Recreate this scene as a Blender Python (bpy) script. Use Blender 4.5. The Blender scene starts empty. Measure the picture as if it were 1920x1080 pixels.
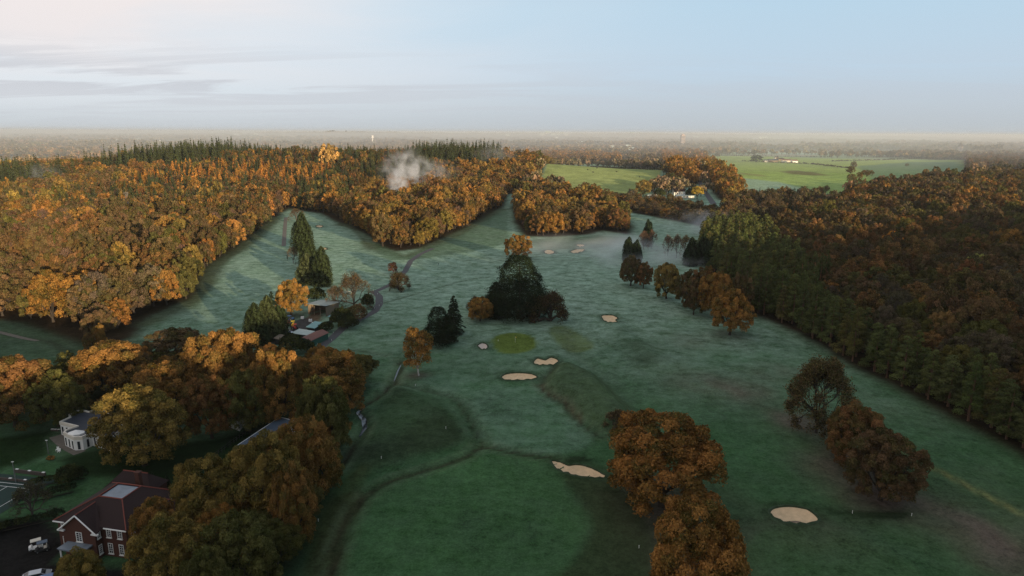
import bpy, bmesh, math, random
import numpy as np
from mathutils import Matrix, Vector
R = math.radians
random.seed(7)
RNG = np.random.default_rng(7)
SC = bpy.context.scene
COL = SC.collection

# ------------------------------------------------------------------ camera
FPX, HORY, CAMZ = 1280.0, 246.0, 80.0          # focal length in px of a 1920 wide frame, horizon row, height
PITCH = math.atan((540 - HORY) / FPX)
ROLL = R(0.30)
cam_d = bpy.data.cameras.new('camera'); cam = bpy.data.objects.new('camera', cam_d); COL.objects.link(cam)
cam_d.sensor_width = 36; cam_d.lens = 36 * FPX / 1920
cam_d.clip_start = 1; cam_d.clip_end = 60000
cam.matrix_world = Matrix.Translation((0, 0, CAMZ)) @ Matrix.Rotation(math.pi / 2 - PITCH, 4, 'X') @ Matrix.Rotation(ROLL, 4, 'Z')
SC.camera = cam
CM = np.array(cam.matrix_world)[:3, :3]

# ------------------------------------------------------------------ light
SUN_EL = R(8.0)
SUN_H = np.array([0.57, -0.82]); SUN_H /= np.linalg.norm(SUN_H)
sd = bpy.data.lights.new('sun', 'SUN'); sd.energy = 4.0; sd.angle = R(0.5); sd.color = (1.0, 0.76, 0.48)
sun = bpy.data.objects.new('sun', sd); COL.objects.link(sun)
sdir = Vector((SUN_H[0] * math.cos(SUN_EL), SUN_H[1] * math.cos(SUN_EL), math.sin(SUN_EL)))
sun.rotation_euler = sdir.to_track_quat('Z', 'Y').to_euler()
SUN_ROT = math.atan2(SUN_H[0], SUN_H[1])       # clockwise from +Y

w = bpy.data.worlds.new("World"); SC.world = w; w.use_nodes = True
nt = w.node_tree; nt.nodes.clear()
class NB:
    """tiny node builder"""
    def __init__(s, tree): s.t = tree
    def n(s, typ, **kw):
        nd = s.t.nodes.new(typ)
        ins = kw.pop('ins', {})
        for k, v in kw.items(): setattr(nd, k, v)
        for k, v in ins.items():
            if isinstance(v, bpy.types.NodeSocket): s.t.links.new(v, nd.inputs[k])
            else: nd.inputs[k].default_value = v
        return nd
    def math(s, op, a, b=0.0, c=None, clamp=False):
        ins = {0: a, 1: b}
        if c is not None: ins[2] = c
        return s.n('ShaderNodeMath', operation=op, use_clamp=clamp, ins=ins).outputs[0]
    def mix(s, f, a, b, blend='MIX'):
        nd = s.n('ShaderNodeMix', data_type='RGBA', blend_type=blend)
        for k, v in ((0, f), (6, a), (7, b)):
            if isinstance(v, bpy.types.NodeSocket): s.t.links.new(v, nd.inputs[k])
            elif isinstance(v, (tuple, list)): nd.inputs[k].default_value = (*v[:3], 1)
            else: nd.inputs[k].default_value = v
        return nd.outputs[2]
    def ramp(s, f, stops):
        nd = s.n('ShaderNodeValToRGB', ins={0: f}); cr = nd.color_ramp
        while len(cr.elements) > 1: cr.elements.remove(cr.elements[-1])
        for i, (p, c) in enumerate(stops):
            e = cr.elements[0] if i == 0 else cr.elements.new(p)
            e.position = p; c = (c, c, c) if isinstance(c, (int, float)) else c; e.color = (*c[:3], 1)
        return nd.outputs[0]
    def noise(s, vec, scale, detail=4, rough=.55, dist=0.0):
        nd = s.n('ShaderNodeTexNoise', ins={'Scale': scale, 'Detail': detail, 'Roughness': rough, 'Distortion': dist})
        if vec is not None: s.t.links.new(vec, nd.inputs['Vector'])
        return nd.outputs[0]
    def vmap(s, vec, scale=(1, 1, 1), rot=(0, 0, 0), loc=(0, 0, 0)):
        return s.n('ShaderNodeMapping', ins={'Vector': vec, 'Scale': scale, 'Rotation': rot, 'Location': loc}).outputs[0]

b = NB(nt)
sky = b.n('ShaderNodeTexSky', sky_type='NISHITA')
sky.sun_disc = False; sky.sun_elevation = SUN_EL; sky.sun_rotation = SUN_ROT
sky.altitude = 100; sky.air_density = 1.0; sky.dust_density = 2.2; sky.ozone_density = 1.6
tc = b.n('ShaderNodeTexCoord').outputs['Generated']
sep = b.n('ShaderNodeSeparateXYZ', ins={0: tc})
z = b.math('MAXIMUM', sep.outputs[2], 0.0)
# thin high haze and stratus: drawn on a flat cloud sheet (direction / height)
zz = b.math('ADD', z, 0.075)
cx = b.math('DIVIDE', sep.outputs[0], zz); cy = b.math('DIVIDE', sep.outputs[1], zz)
cv = b.n('ShaderNodeCombineXYZ', ins={0: cx, 1: cy, 2: 0.0}).outputs[0]
n1 = b.noise(b.vmap(cv, (0.32, 0.22, 1), loc=(3.1, 0.7, 0)), 1.0, 7, .55, .6)
n2 = b.noise(b.vmap(cv, (0.55, 1.5, 1), rot=(0, 0, R(-14)), loc=(1.3, 4.2, 0)), 0.55, 6, .6, .8)
SKY_MUL = b.n('ShaderNodeVectorMath', operation='MULTIPLY', ins={0: sky.outputs[0], 1: (1.0, 1.0, 1.0)}).outputs[0]
# veil: a pale layer that is whiter towards the horizon
veil = b.ramp(z, [(0.0, .94), (0.10, .90), (0.20, .86), (0.40, .70), (0.7, .55), (1.0, .5)])
VEIL_C = b.ramp(z, [(0.0, (.53, .58, .62)), (0.035, (.56, .635, .71)), (0.08, (.56, .70, .84)), (0.16, (.54, .73, .89)), (0.4, (.46, .60, .76))])
VEIL_C = b.n('ShaderNodeVectorMath', operation='SCALE', ins={0: VEIL_C, 'Scale': 10.0}).outputs[0]
c0 = b.mix(veil, SKY_MUL, VEIL_C)
left = b.n('ShaderNodeMapRange', interpolation_type='SMOOTHERSTEP', ins={0: b.math('MULTIPLY_ADD', sep.outputs[0], -1.0, b.math('MULTIPLY', sep.outputs[1], -0.15)), 1: -0.55, 2: 0.60, 3: 0.0, 4: 1.0}).outputs[0]
wide = b.math('MULTIPLY', left, b.ramp(z, [(0.0, .2), (0.05, .7), (0.2, .75), (0.5, .3), (1.0, .1)]), clamp=True)
c0 = b.mix(wide, c0, (8.3, 8.75, 9.15))
m1 = b.math('MULTIPLY', b.ramp(n1, [(0.34, 0.0), (0.58, 1.0)]), b.math('MULTIPLY', left, b.ramp(z, [(0.0, 0.0), (0.05, .1), (.11, .75), (.2, 1.0)])), clamp=True)
c1 = b.mix(m1, c0, (9.3, 8.35, 8.1))
band = b.ramp(z, [(0.0, 0.0), (0.025, .5), (0.06, 1.0), (0.085, .6), (0.11, .1), (0.2, 0.0)])
m2 = b.math('MULTIPLY', b.ramp(n2, [(0.46, 0.0), (0.54, 1.0)]), b.math('MULTIPLY', band, b.math('MULTIPLY_ADD', left, .8, .2)), clamp=True)
c2 = b.mix(b.math('MULTIPLY', m2, .7), c1, (5.5, 5.6, 6.1))
bg = b.n('ShaderNodeBackground', ins={0: c2, 1: 0.05})
b.n('ShaderNodeOutputWorld', ins={0: bg.outputs[0]})

SC.view_settings.view_transform = 'Standard'; SC.view_settings.look = 'None'
SC.view_settings.gamma = 1; SC.view_settings.use_curve_mapping = False
SC.view_settings.exposure = 1.0
SC.render.engine = 'CYCLES'
cy_ = SC.cycles
cy_.use_denoising = True; cy_.denoising_prefilter = 'NONE'
cy_.max_bounces = 5; cy_.diffuse_bounces = 2; cy_.glossy_bounces = 2; cy_.transmission_bounces = 3
cy_.volume_bounces = 1; cy_.transparent_max_bounces = 8
cy_.caustics_reflective = False; cy_.caustics_refractive = False
cy_.sample_clamp_indirect = 4.0
cy_.volume_max_steps = 96; cy_.volume_step_rate = 1.0

# ------------------------------------------------------------------ projection helpers
def pray(px, py):
    d = np.array([(px - 960) / FPX, -(py - 540) / FPX, -1.0])
    return CM @ d
def WF(px, py, z=0.0):
    """point where the line through a picture point meets the level z"""
    d = pray(px, py); t = (z - CAMZ) / d[2]
    return np.array([d[0] * t, d[1] * t])
def proj(x, y, z=0.0):
    v = np.stack([x, y, z - CAMZ + 0 * x], -1) @ CM
    return 960 + FPX * v[..., 0] / -v[..., 2], 540 - FPX * v[..., 1] / -v[..., 2], -v[..., 2]
def PF(pts): return np.array([WF(*p) for p in pts])

def inpoly(x, y, poly):
    r = np.zeros(x.shape, bool); n = len(poly)
    for i in range(n):
        x1, y1 = poly[i]; x2, y2 = poly[(i + 1) % n]
        if y1 == y2: continue
        c = ((y1 > y) != (y2 > y)) & (x < (x2 - x1) * (y - y1) / (y2 - y1) + x1)
        r ^= c
    return r
def dseg(x, y, pts, closed=False):
    """distance to a polyline, and position along it 0..1"""
    best = np.full(x.shape, 1e9); al = np.zeros(x.shape)
    n = len(pts); m = n if closed else n - 1
    for i in range(m):
        ax, ay = pts[i]; bx_, by_ = pts[(i + 1) % n]
        dx, dy = bx_ - ax, by_ - ay; L2 = dx * dx + dy * dy + 1e-9
        t = np.clip(((x - ax) * dx + (y - ay) * dy) / L2, 0, 1)
        d = np.hypot(x - ax - t * dx, y - ay - t * dy)
        k = d < best; best = np.where(k, d, best); al = np.where(k, (i + t) / m, al)
    return best, al
def sdf(x, y, poly):
    """signed distance, positive inside; only worked out near the shape"""
    out = np.full(x.shape, -1e3)
    x0, y0 = poly.min(0) - 60; x1, y1 = poly.max(0) + 60
    k = (x > x0) & (x < x1) & (y > y0) & (y < y1)
    if k.any():
        d, _ = dseg(x[k], y[k], poly, True)
        out[k] = np.where(inpoly(x[k], y[k], poly), d, -d)
    return out
def sstep(a, b_, v):
    t = np.clip((v - a) / (b_ - a), 0, 1); return t * t * (3 - 2 * t)
def smooth_line(pts, n=6):
    """Catmull-Rom through the points"""
    P = np.array(pts, float); P = np.vstack([2 * P[0] - P[1], P, 2 * P[-1] - P[-2]]); out = []
    for i in range(1, len(P) - 2):
        for t in np.linspace(0, 1, n, endpoint=False):
            a, b2, c, d = P[i - 1], P[i], P[i + 1], P[i + 2]
            out.append(.5 * ((2 * b2) + (-a + c) * t + (2 * a - 5 * b2 + 4 * c - d) * t * t + (-a + 3 * b2 - 3 * c + d) * t ** 3))
    out.append(P[-2]); return np.array(out)
def smooth_poly(pts, n=4):
    P = [tuple(p) for p in pts]; m = len(P)
    L = smooth_line([P[-2], P[-1]] + P + [P[0], P[1]], n)
    return L[2 * n: (2 + m) * n]
_ns = np.random.default_rng(3)
_NW = [( _ns.normal(0, 1, 2), _ns.uniform(0, 6.28)) for _ in range(24)]
def wave(x, y, scale, k0=0):
    s = 0
    for i in range(6):
        k, p = _NW[(k0 + i) % 24]; s = s + np.sin((k[0] * x + k[1] * y) / scale + p + 1.3 * np.sin((k[1] * x - k[0] * y) / scale * .6 + p))
    return s / 6

# ------------------------------------------------------------------ regions (picture outlines turned into ground outlines)
REG = {
 'west': PF([(528, 398), (500, 424), (476, 446), (440, 474), (405, 500), (388, 520), (374, 548), (366, 562), (330, 572), (285, 592), (245, 632), (180, 655), (120, 640), (60, 614), (0, 600), (-150, 590), (-420, 575), (-520, 470), (-420, 380), (-250, 330), (-60, 326), (60, 324), (240, 318), (420, 312), (560, 312), (560, 380)]),
 'middle': PF([(546, 392), (600, 400), (640, 420), (688, 440), (705, 462), (740, 472), (790, 466), (830, 448), (880, 424), (915, 406), (942, 386), (950, 366), (985, 360), (1008, 345), (1030, 322), (1050, 312), (960, 306), (760, 308), (560, 308)]),
 'centre': PF([(962, 388), (966, 416), (985, 442), (1030, 444), (1100, 440), (1130, 432), (1178, 440), (1186, 424), (1165, 404), (1140, 388), (1110, 378), (1060, 368), (1010, 362), (975, 366)]),
 'strip': PF([(1120, 380), (1186, 399), (1250, 412), (1330, 428), (1400, 428), (1396, 404), (1330, 398), (1280, 386), (1200, 378), (1120, 366)]),
 'behind_pasture': PF([(980, 314), (1060, 307), (1110, 307), (1165, 311), (1165, 299), (1060, 293), (975, 297)]),
 'avenue_a': PF([(1236, 292), (1274, 292), (1300, 322), (1318, 346), (1290, 352), (1262, 344), (1244, 330)]),
 'avenue_b': PF([(1290, 292), (1316, 294), (1350, 322), (1396, 368), (1384, 378), (1350, 376), (1322, 340)]),
 'village': PF([(1396, 384), (1450, 378), (1552, 374), (1560, 400), (1500, 430), (1400, 440), (1340, 430), (1352, 398)]),
 'east': PF([(1452, 436), (1556, 402), (1580, 380), (1640, 362), (1730, 346), (1780, 340), (2200, 336), (2600, 420), (2600, 800), (2300, 1000), (2070, 895), (1920, 810), (1760, 722), (1600, 634), (1540, 582), (1500, 520), (1440, 480)]),
 'pines': PF([(1330, 440), (1400, 440), (1440, 462), (1500, 520), (1540, 590), (1600, 640), (1760, 728), (1920, 816), (2060, 900), (2060, 940), (1920, 850), (1760, 765), (1600, 682), (1500, 622), (1410, 584), (1385, 545), (1330, 508), (1310, 470)]),
 'far_east': PF([(1806, 324), (1850, 318), (2100, 330), (2100, 300), (1900, 298), (1815, 300)]),
 'house_belt': PF([(-120, 720), (0, 716), (120, 730), (200, 700), (300, 690), (340, 650), (520, 660), (590, 668), (700, 690), (690, 740), (650, 800), (640, 900), (560, 1080), (300, 1120), (330, 960), (430, 850), (500, 760), (380, 760), (250, 830), (180, 800), (100, 780), (-60, 800)]),
}
PASTURE = PF([(1012, 350), (1028, 326), (1062, 317), (1110, 315), (1242, 325), (1234, 350), (1214, 364), (1160, 376), (1090, 366), (1020, 358)])
FIELD = PF([(1306, 292), (1420, 293), (1560, 297), (1700, 300), (1800, 300), (1822, 322), (1760, 336), (1650, 350), (1580, 372), (1540, 390), (1440, 392), (1396, 372), (1350, 328)])
# terrain shapes
BANK = smooth_poly(PF([(1016, 726), (1020, 706), (1046, 684), (1076, 684), (1120, 704), (1160, 738), (1196, 776), (1185, 812), (1140, 815), (1100, 795), (1072, 768), (1058, 750), (1034, 742)]))
LMOUND = smooth_poly(PF([(700, 756), (742, 722), (800, 738), (846, 750), (868, 782), (893, 818), (880, 842), (800, 864), (716, 890), (656, 930), (640, 880), (680, 820)]))
DITCH = [   # line, width, depth, darkness
 (smooth_line(PF([(742, 716), (800, 731), (850, 744), (872, 772), (892, 806), (905, 834)])), 1.6, .7, .55),
 (smooth_line(PF([(1046, 862), (1005, 855), (955, 846), (905, 836), (868, 858), (800, 880), (724, 904), (672, 944), (642, 1000), (622, 1080), (612, 1150)])), 1.3, .55, .8),
 (smooth_line(PF([(1012, 724), (1034, 745), (1060, 758), (1070, 776), (1098, 800), (1126, 820)])), 1.2, .4, .7),
 (smooth_line(PF([(1040, 684), (1030, 700), (1014, 720)])), 1.6, .6, .6),
 (smooth_line(PF([(748, 674), (752, 688), (742, 706), (738, 716), (712, 742), (684, 758), (672, 768), (684, 786), (684, 806), (660, 842), (632, 880)])), 1.3, .8, .9),
 (smooth_line(PF([(716, 568), (760, 556), (800, 545), (850, 531), (890, 522), (922, 518)])), .9, .4, .55),
 (smooth_line(PF([(652, 655), (690, 660), (724, 666)])), 1.0, .4, .7),
 (smooth_line(PF([(1046, 490), (1090, 486), (1118, 482)])), 1.2, .3, .5),
 (smooth_line(PF([(1136, 482), (1170, 478), (1230, 470)])), 1.0, .3, .4),
 (smooth_line(PF([(0, 622), (40, 632), (90, 640), (130, 666), (110, 692)])), 2.0, .4, .5),
 (smooth_line(PF([(1060, 620), (1075, 660), (1130, 706), (1190, 768)])), 5.0, .5, .25),
]
BUNK = {   # outlines of the sand, picture points
 'a': [(941, 707), (950, 702), (968, 700), (990, 701), (1004, 705), (1006, 710), (992, 713), (965, 714), (946, 713)],
 'b': [(1001, 679), (1008, 674), (1022, 676), (1034, 672), (1044, 675), (1046, 680), (1034, 684), (1014, 686), (1003, 684)],
 'c': [(896, 649), (902, 645), (910, 645), (914, 650), (912, 656), (903, 656)],
 'd': [(1034, 866), (1048, 867), (1064, 874), (1084, 873), (1106, 878), (1128, 889), (1136, 897), (1120, 898), (1090, 896), (1066, 890), (1044, 881)],
 'e': [(1444, 962), (1456, 954), (1484, 952), (1514, 958), (1532, 972), (1530, 981), (1506, 985), (1474, 982), (1452, 973)],
 'f': [(1128, 593), (1138, 591), (1150, 592), (1158, 597), (1154, 601), (1158, 606), (1146, 608), (1134, 603)],
 'g': [(1021, 471), (1028, 469), (1038, 471), (1037, 476), (1024, 476)],
 'h': [(1070, 472), (1080, 468), (1092, 467), (1096, 470), (1086, 474), (1074, 475)],
 'i': [(1081, 459), (1090, 458), (1096, 460), (1092, 463), (1084, 462)],
 'j': [(592, 424), (600, 422), (606, 424), (600, 427)],
 'k': [(602, 466), (610, 465), (614, 468), (606, 470)],
}
BUNKP = {k: smooth_poly(PF(v), 5) for k, v in BUNK.items()}
GREEN = smooth_poly(PF([(921, 640), (934, 628), (962, 624), (992, 628), (1008, 642), (1000, 656), (966, 664), (934, 660)]))
TEE = smooth_poly(PF([(1028, 616), (1050, 610), (1072, 616), (1110, 642), (1112, 654), (1084, 660), (1056, 654), (1036, 634)]))

def terrain(x, y):
    x = np.asarray(x, float); y = np.asarray(y, float)
    h = .45 * wave(x, y, 60, 0) + .22 * wave(x, y, 22, 7)
    h = h * sstep(60, 120, y)
    g = lambda cx, cy_, sx, sy: np.exp(-((x - cx) / sx) ** 2 - ((y - cy_) / sy) ** 2)
    h += 29 * g(-430, 1200, 330, 240) + 20 * g(-40, 1270, 230, 170) - 12 * g(-1700, 1900, 900, 800)
    h += 7 * g(300, 1250, 260, 180) + 9 * g(520, 640, 200, 170)
    # far country: long low swells and the wooded rise on the skyline
    far = sstep(2200, 5000, y)
    h += far * (8 * wave(x, y, 900, 3) + 4 * wave(x, y, 380, 11))
    h += 34 * g(-1700, 8200, 1700, 800) + 24 * g(400, 9400, 2600, 900) + 16 * g(3500, 9000, 2500, 900)
    # unseen ridge added behind the camera to keep low sun off near ground
    s = x * SUN_H[0] + y * SUN_H[1]; t = -x * SUN_H[1] + y * SUN_H[0]
    h += (50 + 10 * sstep(60, 220, t)) * np.exp(-((s - 175) / 75) ** 2)
    d = sdf(x, y, BANK); h += 2.9 * sstep(-.8, 6.5, d)
    d = sdf(x, y, LMOUND); h += 1.1 * sstep(-1, 7, d) + .35 * wave(x, y, 4.5, 2) * sstep(0, 8, d)
    k = (y > 90) & (y < 700) & (np.abs(x) < 420)
    if k.any():
        xx, yy = x[k], y[k]; hh = h[k]
        for line, wd, dep, _ in DITCH:
            dd, _a = dseg(xx, yy, line); hh -= dep * np.exp(-(dd / wd) ** 2)
        for kk, pl in BUNKP.items():
            dd = sdf(xx, yy, pl)
            hh += .45 * np.exp(-((dd + 1.6) / 1.4) ** 2) - .85 * sstep(-.6, 2.4, dd)
        hh += .9 * np.exp(-((dseg(xx, yy, PF([(1150, 612), (1190, 645), (1236, 676)]))[0]) / 5) ** 2)
        h[k] = hh
    return h

def grow(start, step, factor, end):
    out = [start]; s = step
    while out[-1] < end: s *= factor; out.append(out[-1] + s)
    return out
GX = np.arange(-190, 190.1, 1.6); gr = grow(190, 1.6, 1.028, 26000)[1:]
GX = np.concatenate([-np.array(gr)[::-1], GX, gr])
GY = np.concatenate([-np.array(grow(-98, 3, 1.06, 1600)[1:])[::-1], np.arange(98, 340, 1.5), np.array(grow(340, 1.5, 1.018, 26000))])
MX, MY = np.meshgrid(GX, GY)
MZ = terrain(MX.ravel(), MY.ravel()).reshape(MX.shape)
def H(x, y):
    """height of the ground mesh itself (its own triangles)"""
    x = np.asarray(x, float); y = np.asarray(y, float)
    i = np.clip(np.searchsorted(GX, x) - 1, 0, len(GX) - 2); j = np.clip(np.searchsorted(GY, y) - 1, 0, len(GY) - 2)
    u = (x - GX[i]) / (GX[i + 1] - GX[i]); v = (y - GY[j]) / (GY[j + 1] - GY[j])
    a, b_, c, d = MZ[j, i], MZ[j, i + 1], MZ[j + 1, i + 1], MZ[j + 1, i]
    return np.where(u >= v, a + u * (b_ - a) + v * (c - b_), a + v * (d - a) + u * (c - d))
def W(px, py, z=0.0):
    """where the line through a picture point meets the terrain (+z)"""
    d = pray(px, py); t = 90.0
    for _ in range(4000):
        x, y, zz_ = d[0] * t, d[1] * t, CAMZ + d[2] * t
        g = float(H(x, y)) + z
        if zz_ <= g + .01 or t > 24000: break
        t += max(.2, (zz_ - g) * .7)
    return float(x), float(y)

# ------------------------------------------------------------------ tagging
def tag(o, label=None, cat=None, group=None, kind=None):
    if label: o['label'] = label
    if cat: o['category'] = cat
    if group: o['group'] = group
    if kind: o['kind'] = kind
    return o
def empty(name, loc, rz=0, **kw):
    o = bpy.data.objects.new(name, None); COL.objects.link(o); o.location = loc; o.rotation_euler = (0, 0, rz)
    o.empty_display_size = 1
    return tag(o, **kw)

# ------------------------------------------------------------------ materials
def mat(name):
    m = bpy.data.materials.new(name); m.use_nodes = True; m.node_tree.nodes.clear()
    return m, NB(m.node_tree)
def simple(name, col, rough=.8, scale=.8, amt=.35, metal=0.0, bump=0.0, spec=.3, streak=(1, 1, 1)):
    m, n = mat(name)
    tcx = n.n('ShaderNodeTexCoord').outputs['Object']
    f = n.noise(n.vmap(tcx, streak), scale, 5, .6)
    c = n.mix(f, tuple(v * (1 - amt) for v in col), tuple(min(1, v * (1 + amt)) for v in col))
    p = n.n('ShaderNodeBsdfPrincipled', ins={'Base Color': c, 'Roughness': rough, 'Metallic': metal, 'Specular IOR Level': spec})
    if bump:
        bp = n.n('ShaderNodeBump', ins={'Height': f, 'Strength': bump, 'Distance': .05}); n.t.links.new(bp.outputs[0], p.inputs['Normal'])
    n.n('ShaderNodeOutputMaterial', ins={0: p.outputs[0]}); return m
M = {}
M['bark'] = simple('bark', (.040, .032, .025), .9, 3, .5)
M['bark_grey'] = simple('bark_grey', (.075, .06, .05), .9, 3, .4)
M['bark_pine'] = simple('bark_pine', (.12, .065, .038), .9, 2, .5, streak=(3, 3, .4))
M['bark_tall'] = simple('bark_tall', (.26, .12, .06), .9, 2, .4, streak=(3, 3, .4))
M['bark_birch'] = simple('bark_birch', (.55, .52, .48), .7, 2, .45, streak=(1, 1, 4))
M['sand'] = simple('sand', (.62, .45, .27), .95, .9, .34, bump=.8)
M['sand_pale'] = simple('sand_pale', (.50, .42, .36), .95, 1.0, .12, bump=.3)
M['asphalt'] = simple('asphalt', (.055, .055, .058), .8, .6, .35)
M['gravel'] = simple('gravel', (.12, .105, .085), .95, .9, .4)
M['brick'] = simple('brick', (.075, .030, .020), .9, 5, .4)
M['tile'] = simple('tile', (.022, .010, .009), .85, 3, .5)
M['tile_red'] = simple('tile_red', (.17, .045, .03), .8, 3, .4)
M['white'] = simple('white', (.72, .71, .67), .6, .7, .10)
M['cream'] = simple('cream', (.60, .55, .46), .7, .7, .15)
M['roof_dark'] = simple('roof_dark', (.035, .042, .055), .5, .6, .45)
M['roof_blue'] = simple('roof_blue', (.07, .10, .14), .5, .5, .4)
M['lead'] = simple('lead', (.16, .19, .22), .35, .7, .5)
M['metal_roof'] = simple('metal_roof', (.22, .26, .25), .55, .35, .5, streak=(2, .3, 1))
M['rust_roof'] = simple('rust_roof', (.15, .065, .05), .7, .5, .35, streak=(2, .4, 1))
M['teal_roof'] = simple('teal_roof', (.16, .30, .29), .6, .5, .35)
M['pale_roof'] = simple('pale_roof', (.34, .40, .37), .6, .6, .3)
M['green_wall'] = simple('green_wall', (.02, .075, .055), .7, .5, .3)
M['timber'] = simple('timber', (.17, .13, .09), .9, 1.2, .35, streak=(4, 4, .3))
M['dark'] = simple('dark', (.02, .02, .02), .7, .8, .3)
M['steel'] = simple('steel', (.3, .3, .3), .4, 1, .2, metal=.7)
M['red_paint'] = simple('red_paint', (.32, .02, .02), .35, 1, .2, spec=.5)
M['yellow_paint'] = simple('yellow_paint', (.6, .42, .03), .35, 1, .2, spec=.5)
M['blue_paint'] = simple('blue_paint', (.05, .12, .26), .3, 1, .2, spec=.5)
M['silver_paint'] = simple('silver_paint', (.42, .44, .46), .25, 1, .1, metal=.5, spec=.5)
M['court'] = simple('court', (.014, .035, .028), .9, .5, .25)
M['tower'] = simple('tower', (.34, .27, .24), .8, .2, .1)
m, n = mat('glass_dark'); p = n.n('ShaderNodeBsdfPrincipled', ins={'Base Color': (.02, .025, .03, 1), 'Roughness': .08, 'Specular IOR Level': .6})
n.n('ShaderNodeOutputMaterial', ins={0: p.outputs[0]}); M['glass'] = m
m, n = mat('water')
tcx = n.n('ShaderNodeTexCoord').outputs['Object']; f = n.noise(tcx, 1.5, 3)
p = n.n('ShaderNodeBsdfPrincipled', ins={'Base Color': (.02, .03, .035, 1), 'Roughness': .22, 'Specular IOR Level': .6})
bp = n.n('ShaderNodeBump', ins={'Height': f, 'Strength': .15, 'Distance': .1}); n.t.links.new(bp.outputs[0], p.inputs['Normal'])
n.n('ShaderNodeOutputMaterial', ins={0: p.outputs[0]}); M['water'] = m

def leaf_mat(name, under, under_k):
    """leaf colour = the tree's own tint, leaf by leaf lighter or darker, some sprays still in the species' green"""
    m, n = mat(name)
    ti = n.n('ShaderNodeAttribute', attribute_type='INSTANCER', attribute_name='tint').outputs['Color']
    lv = n.n('ShaderNodeAttribute', attribute_type='GEOMETRY', attribute_name='lv').outputs['Color']
    s = n.n('ShaderNodeSeparateColor', ins={0: lv})
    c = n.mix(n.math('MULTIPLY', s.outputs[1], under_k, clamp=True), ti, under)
    br = n.math('MULTIPLY_ADD', s.outputs[0], 1.5, .38)
    c = n.n('ShaderNodeVectorMath', operation='SCALE', ins={0: c, 'Scale': br}).outputs[0]
    d = n.n('ShaderNodeBsdfDiffuse', ins={0: c})
    tr = n.n('ShaderNodeBsdfTranslucent', ins={0: c})
    mx = n.n('ShaderNodeMixShader', ins={0: .18, 1: d.outputs[0], 2: tr.outputs[0]})
    n.n('ShaderNodeOutputMaterial', ins={0: mx.outputs[0]}); return m
M['leaf'] = leaf_mat('autumn_leaves', (.050, .056, .016), .95)
M['needle'] = leaf_mat('needles', (.03, .045, .018), .5)

# ------------------------------------------------------------------ mesh building
def soup(name, quads, mats, midx=None, lv=None):
    q = np.asarray(quads, np.float32); nq = len(q)
    me = bpy.data.meshes.new(name)
    me.vertices.add(nq * 4); me.vertices.foreach_set('co', q.reshape(-1))
    me.loops.add(nq * 4); me.loops.foreach_set('vertex_index', np.arange(nq * 4, dtype=np.int32))
    me.polygons.add(nq); me.polygons.foreach_set('loop_start', np.arange(0, nq * 4, 4, dtype=np.int32))
    me.polygons.foreach_set('loop_total', np.full(nq, 4, np.int32))
    for m_ in mats: me.materials.append(m_)
    if midx is not None: me.polygons.foreach_set('material_index', np.asarray(midx, np.int32))
    me.update(calc_edges=True)
    if lv is not None:
        a = me.attributes.new('lv', 'FLOAT_COLOR', 'POINT')
        c = np.zeros((nq, 4, 4), np.float32); c[:, :, 0] = lv[:, None, 0]; c[:, :, 1] = lv[:, None, 1]; c[:, :, 3] = 1
        a.data.foreach_set('color', c.reshape(-1))
    return me
def tube(p0, p1, r0, r1, sides=6):
    p0 = np.array(p0, float); p1 = np.array(p1, float); d = p1 - p0; d /= np.linalg.norm(d) + 1e-9
    u = np.cross(d, [0, 0, 1] if abs(d[2]) < .9 else [1, 0, 0]); u /= np.linalg.norm(u); v = np.cross(d, u)
    a = np.linspace(0, 2 * np.pi, sides + 1)
    ring = lambda p, r: p + r * (np.cos(a)[:, None] * u + np.sin(a)[:, None] * v)
    A, B_ = ring(p0, r0), ring(p1, r1)
    return np.stack([A[:-1], A[1:], B_[1:], B_[:-1]], 1)
def path_tube(pts, radii, sides=6):
    return np.concatenate([tube(pts[i], pts[i + 1], radii[i], radii[i + 1], sides) for i in range(len(pts) - 1)])
def leaves(P, N, size, rng, aspect=.7, jit=.8, up=0.0):
    n_ = len(P)
    N = N + rng.normal(0, jit, (n_, 3)); N[:, 2] += up; N /= np.linalg.norm(N, axis=1)[:, None] + 1e-9
    T = rng.normal(0, 1, (n_, 3)); U = np.cross(N, T); U /= np.linalg.norm(U, axis=1)[:, None] + 1e-9; V = np.cross(N, U)
    s = size * rng.uniform(.6, 1.35, n_)[:, None]
    k = rng.uniform(.6, 1.0, (n_, 1))
    return np.stack([P - U * s * .5, P - V * s * aspect * .5 * k, P + U * s * .5, P + V * s * aspect * .5], 1)
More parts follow.
